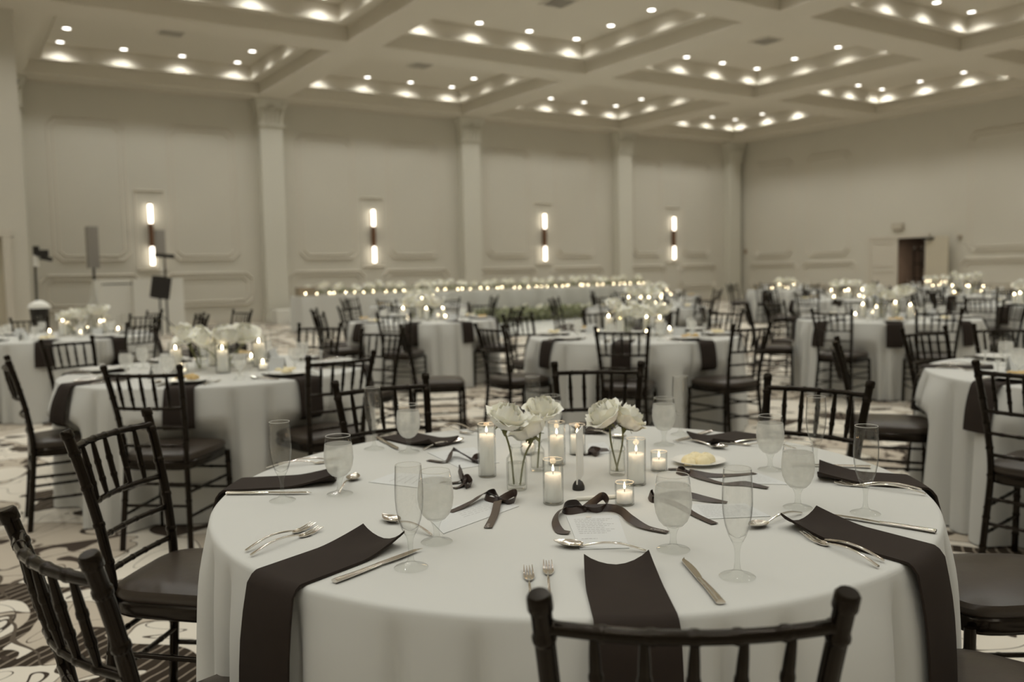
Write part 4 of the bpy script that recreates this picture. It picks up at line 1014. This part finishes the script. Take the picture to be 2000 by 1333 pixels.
dinner_table((1.42, 5.54), 11, 'second left table', [(.77, 4.41, 50), (1.74, 4.30, 96), (.27, 5.38, -2), (.73, 7.0, -65), (1.80, 7.15, -100), (2.72, 7.2, -135), 20], True, 8, 15)
dinner_table((.98, 10.1), 12, 'farthest left table', [(1.62, 9.05, 118), (-.2, 9.4, 20), 45, 100, 5], False, 8, 30, cc=(.25, .1))
dinner_table((4.98, 9.6), 13, 'third left table', [(4.05, 8.50, 44), (3.62, 9.6, -4), (3.9, 10.5, -30), 108, 70, 30, (5.60, 8.42, 125)], False, 8, 8)
dinner_table((5.03, 5.72), 14, 'middle table', [(4.09, 4.78, 42), (4.98, 4.35, 88), (3.62, 5.85, 2), (3.05, 6.25, -25), (6.3, 6.75, -140), 65, 100, 8], True, 8, -2)
dinner_table((8.93, 9.9), 15, 'table below the last wall light', [205, (9.0, 8.7, 92), 165, 120, 75, 30, 235], False, 8, 20)
dinner_table((8.42, 5.52), 16, 'big right table', [(7.06, 5.2, 14), (7.55, 4.42, 44), 95, 50, 140, 5, -35], False, 8, 40, tall=.05)
dinner_table((5.0, 1.95), 17, 'cut-off right table', [(3.62, 1.75, 6), (4.15, 3.02, -55), (5.3, 3.2, -100), (5.9, 3.0, -130), (4.1, .85, 50)], True, 8, 30)
dinner_table((17.6, 14.3), 18, 'corner table', [200, 245, 290, 150, 100, 55], False, 6, 10)
dinner_table((12.9, 9.2), 19, 'table left of the doorway', [190, 240, 150, 105, 285, 60], False, 6, 25, tall=.05)
dinner_table((12.3, 5.9), 20, 'table below the doorway', [180, 230, 130, 90, 280, 45], False, 6, 5, flowers=6)
dinner_table((15.6, 8.6), 21, 'table right of the doorway', [190, 235, 145, 100, 280, 50], False, 6, 15, tall=.1)
dinner_table((7.3, 14.2), 22, 'table nearest the head table', [215, 260, 170, 125, 305], False, 6, 15)
dinner_table((12.4, 13.4), 23, 'farthest middle table', [200, 245, 155, 290], False, 6, 0, flowers=6)
dinner_table((20.0, 11.8), 24, 'right wall table', [190, 240, 150, 100], False, 6, 0, flowers=6)
dinner_table((10.6, 2.8), 25, 'second right edge table', [150, 190, 110, 230], False, 6, 0)
dinner_table((16.6, 5.0), 26, 'third right edge table', [150, 190, 110, 230], False, 6, 0, flowers=6)

# loose chairs near the music corner
chair_at(2.55, 10.6, 160, 'loose black chair turned sideways before the second pilaster, left one of two', False)
chair_at(3.2, 11.2, 200, 'loose black chair before the second pilaster, right one of two', False)
chair_at(2.35, 12.3, 140, 'loose black chair before the white music booth', False)

# ================================================================== HEAD TABLE
HX0, HX1, HY0, HY1, HZ = 7.0, 18.2, 19.6, 20.4, .86
def Ph(i, j):
    pass
hc = MB(); per = []; 
def hper(k, n=460):
    L = [(HX0, HY0), (HX1, HY0), (HX1, HY1), (HX0, HY1)]; d = [HX1-HX0, HY1-HY0, HX1-HX0, HY1-HY0]; t = k/n*sum(d); i = 0
    while t > d[i] and i < 3: t -= d[i]; i += 1
    a, b = L[i], L[(i+1) % 4]; u = t/d[i]; nx, ny = [(0, -1), (1, 0), (0, 1), (-1, 0)][i]
    return a[0]+(b[0]-a[0])*u, a[1]+(b[1]-a[1])*u, nx, ny, k
rows = []
for z, am in ((HZ, 0), (HZ-.02, .005), (HZ-.15, .02), (HZ-.45, .035), (.02, .05)):
    row = []
    for k in range(460):
        x, y, nx, ny, q = hper(k); o = am*(.6+.5*sin(q*.62)+.4*sin(q*.27+1)); row.append((x+nx*o, y+ny*o, z))
    rows.append(row)
vs = [p for r in rows for p in r]; fs = [(i*460+k, (i+1)*460+k, (i+1)*460+(k+1) % 460, i*460+(k+1) % 460) for i in range(4) for k in range(460)]
hc.add(vs, fs); hc.add([(HX0, HY0, HZ), (HX1, HY0, HZ), (HX1, HY1, HZ), (HX0, HY1, HZ)], [(0, 1, 2, 3)])
tag(hc.build('head_table_cloth', M_CLOTH, None, 60), 'white cloth covering the long head table along the back wall', 'tablecloth')
rd = random.Random(5)
def nth_(k): return '%d%s' % (k, 'th' if 10 < k % 100 < 20 else {1: 'st', 2: 'nd', 3: 'rd'}.get(k % 10, 'th'))
def foliage(mb, n, box, s):
    for k in range(n):
        p = Vector([rd.uniform(a, b) for a, b in box]); d = Vector((rd.uniform(-1, 1), rd.uniform(-1, 1), rd.uniform(.05, 1))); leaf_mb(mb, p, d, rd.uniform(.7, 1.2)*s, s*.28)
    return mb
tag(foliage(MB(), 900, ((HX0+.2, HX1-.2), (HY0+.3, HY1-.2), (HZ+.02, HZ+.13)), .09).build('greenery_garland', M_GREEN, None, 70), 'loose greenery running along the head table', 'foliage', kind='stuff')
gm = foliage(MB(), 2600, ((10.8, 17.2), (HY0-.95, HY0-.28), (.02, .34)), .13)
tag(gm.build('floor_greenery', M_GREEN, None, 70), 'bank of greenery on the floor in front of the head table', 'foliage', kind='stuff')
for k in range(46):
    x = HX0+.3+(HX1-HX0-.6)*k/45+rd.uniform(-.08, .08); y = rd.uniform(HY0+.15, HY1-.15)
    t = empty('rose', (x, y, HZ), 0, 'white rose on the head table, %s from the left end' % nth_(k+1), 'rose', 'roses along the head table')
    MB().tube([(0, 0, 0), (0, 0, .17)], .005, 5).build('stem', M_STEM, t)
    b = obj('bloom', rose_mb(k % 5, .042, True).mesh('bloom', M_PETAL, 60) if ('h', k % 5) not in ROSE_MESH else ROSE_MESH[('h', k % 5)], t, (0, 0, rd.uniform(.17, .26))); ROSE_MESH[('h', k % 5)] = b.data
    b.scale = (2.1,)*3; b.rotation_euler = (rd.uniform(-.6, .6), rd.uniform(-.6, .6), k)
for k in range(44):
    x = HX0+.15+(HX1-HX0-.3)*k/43+rd.uniform(-.08, .08); place('votF', votF, (x, HY0+rd.uniform(.06, .24), HZ), 0, 'small lit votive on the head table, %s from the left end' % nth_(k+1), 'candle', 'votives along the head table', rd.uniform(1.0, 1.3))
for k in range(22):
    x = 11.0+6*k/21; t = empty('rose', (x, HY0-rd.uniform(.3, .8), .02), 0, 'white flower in the floor greenery, %s from the left' % nth_(k+1), 'rose', 'flowers in the floor greenery')
    MB().tube([(0, 0, 0), (0, 0, .3)], .005, 5).build('stem', M_STEM, t); b = obj('bloom', ROSE_MESH[('h', k % 5)], t, (0, 0, rd.uniform(.25, .40))); b.scale = (1.7,)*3; b.rotation_euler = (-.6, rd.uniform(-.5, .5), k)
# little basket at the left end of the head table
tag(MB().box((HX0+.2, HY0+.3, HZ+.11), (.42, .3, .2)).build('wicker_basket', vary(mat('wicker', (.25, .2, .14), .8), 30, (.2, .16, .11), (.36, .3, .22)), None, 0), 'brown woven box on the left end of the head table', 'box')

# ================================================================== MUSIC CORNER AT THE LEFT
def atY(px, py, Y):
    d = FW + RT*((px-1000)/F_PX) - UP*((py-666.5)/F_PX); k = Y/d.y; return Vector((d.x*k, Y, CZ+d.z*k))
Y = 23.6
a = atY(167, 443, Y); b = atY(194, 524, Y)
t = empty('column_speaker', ((a.x+b.x)/2, Y, 0), 0, 'slim grey column speaker on a white skirted stand, left of the wall light', 'speaker')
MB().box((0, 0, (a.z+b.z)/2), (b.x-a.x, .3, a.z-b.z)).build('cabinet', M_GREY, t, 0)
MB().lathe([(0, .9), (.03, .9), (.03, b.z), (0, b.z)], 10).build('pole', M_BLACK, t)
MB().lathe([(.50, 0), (.30, .45), (.12, .95), (.05, 1.35), (0, 1.36)], 4).build('stretch_skirt', M_SCRIM, t, 0)
a = atY(302, 450, Y+.8); b = atY(322, 497, Y+.8)
t = empty('column_speaker', ((a.x+b.x)/2, Y+.8, 0), 0, 'grey speaker panel just right of the leftmost wall light', 'speaker')
MB().box((0, 0, (a.z+b.z)/2), (b.x-a.x, .25, a.z-b.z)).build('cabinet', M_GREY, t, 0)
MB().lathe([(0, 0), (.025, 0), (.025, b.z), (0, b.z)], 10).build('pole', M_SCRIM, t)
Y = 22.6
a = atY(258, 545, Y); b = atY(357, 545, Y); g = atY(190, 545, Y)
t = empty('music_booth', (a.x, Y, 0), 0, 'white panelled booth front of the music stand', 'booth')
m = MB(); m.box(((b.x-a.x)/2, 0, a.z/2), (b.x-a.x, .04, a.z)); m.build('front_panel', M_SCRIM, t, 0)
m = MB(); m.box(((g.x-a.x)/2, .12, a.z/2), (a.x-g.x-.03, .04, a.z), 0); m.build('side_panel', M_SCRIM, t, 0)
m = MB(); m.box(((b.x+g.x)/2-a.x, .35, a.z-.12), (b.x-g.x-.2, .5, .03)); m.build('shelf', M_BLACK, t, 0)
a = atY(311, 562, 21.6)
t = empty('monitor_speaker', (a.x, 21.6, 0), 0, 'black wedge speaker tilted on its pole in front of the white booth', 'speaker')
m = MB(); M3 = Matrix.Rotation(.16, 3, 'Y')
m.slab(lambda i, j: M3 @ Vector(((i-1)*.22, -.17+.02*(i == 1), (j-1)*.27*(1 if i == 1 else .94))), 3, 3, lambda i, j: M3 @ Vector(((i-1)*.15, .17, (j-1)*.22)))
m.build('cabinet', M_BLACK, t, 0, (0, 0, a.z))
MB().lathe([(0, 0), (.02, 0), (.02, a.z-.2), (0, a.z-.2)], 8).build('pole', M_BLACK, t)
for k in range(3): pass
m = MB()
for k in range(3): m.tube([(0, 0, .5), (cos(k*2.1)*.45, sin(k*2.1)*.45, .01)], .014, 6)
m.build('tripod_legs', M_BLACK, t)
a = atY(321, 500, 22.2)
t = empty('light_bar', (a.x, 22.2, 0), 0, 'black light bar on a thin pole overlapping the leftmost wall light', 'lamp')
m = MB(); m.box((0, 0, 0), (.44, .12, .09), 0, Matrix.Rotation(.08, 3, 'Y')); m.build('bar', M_BLACK, t, 0, (0, 0, a.z))
MB().lathe([(0, 0), (.022, 0), (.022, a.z), (0, a.z)], 8).build('pole', M_BLACK, t)
a = atY(67, 495, 18.2)
t = empty('stage_light_stand', (a.x, 18.2, 0), 0, 'black stage light clamped on a thin stand at the far left', 'lamp')
m = MB(); m.box((.03, 0, .05), (.1, .1, .16)); m.box((.13, 0, .0), (.2, .14, .12)); m.box((.19, 0, -.1), (.2, .1, .07), 0, Matrix.Rotation(.2, 3, 'Y')); m.build('lamp_head', M_BLACK, t, 0, (0, 0, a.z))
MB().tube([(-.02, 0, 0), (.0, 0, a.z-.25), (.02, 0, a.z)], .02, 8).build('pole', M_BLACK, t)
m = MB().tube([(.02, 0, a.z-.24), (.02, 0, a.z-.04)], .05, 8); m.build('collar', M_SCRIM, t)
a = atY(78, 622, 15.5)
t = empty('keyboard_stool', (a.x, 15.5, 0), 0, 'black padded case with a white top beside the stage light stand', 'case')
m = MB(); m.lathe([(0, 0), (.05, 0), (.12, .1), (.14, .38), (0, .38)], 8, (0, 0, a.z-.22)); m.build('case_body', M_BLACK, t, 0)
MB().lathe([(0, 0), (.17, 0), (.15, .06), (.04, .12), (0, .12)], 12, (0, 0, a.z+.16)).build('white_cover', M_SCRIM, t)
MB().lathe([(0, 0), (.03, 0), (.03, a.z-.2), (0, a.z-.2)], 8).build('pole', M_BLACK, t)
# white console table with a black device near the second pilaster
a = on(545, 636, 0)
t = empty('low_white_table', (8.55, 24.2, 0), 0, 'low white covered table against the wall under the second pilaster', 'table')
MB().box((0, 0, .2), (1.5, .6, .4)).build('cover', M_SCRIM, t, 0)
tag(MB().box((8.5, 24.1, .5), (.14, .14, .2)).lathe([(0, 0), (.05, 0), (.05, .06), (0, .06)], 10, (8.5, 24.1, .6)).build('black_device', M_BLACK, None, 0), 'small black device on the low white table', 'device')
for o in list(COL.objects):
    if o.type == 'EMPTY' and o.name.split('.')[0] in ('pillar_candle',) and 'label' not in o: pass
# unused prototypes
for key, p in (('pil', pilT),):
    if not PROTO_USED.get(key):
        for c in KIDS[p.name]: bpy.data.objects.remove(c)
        bpy.data.objects.remove(p)
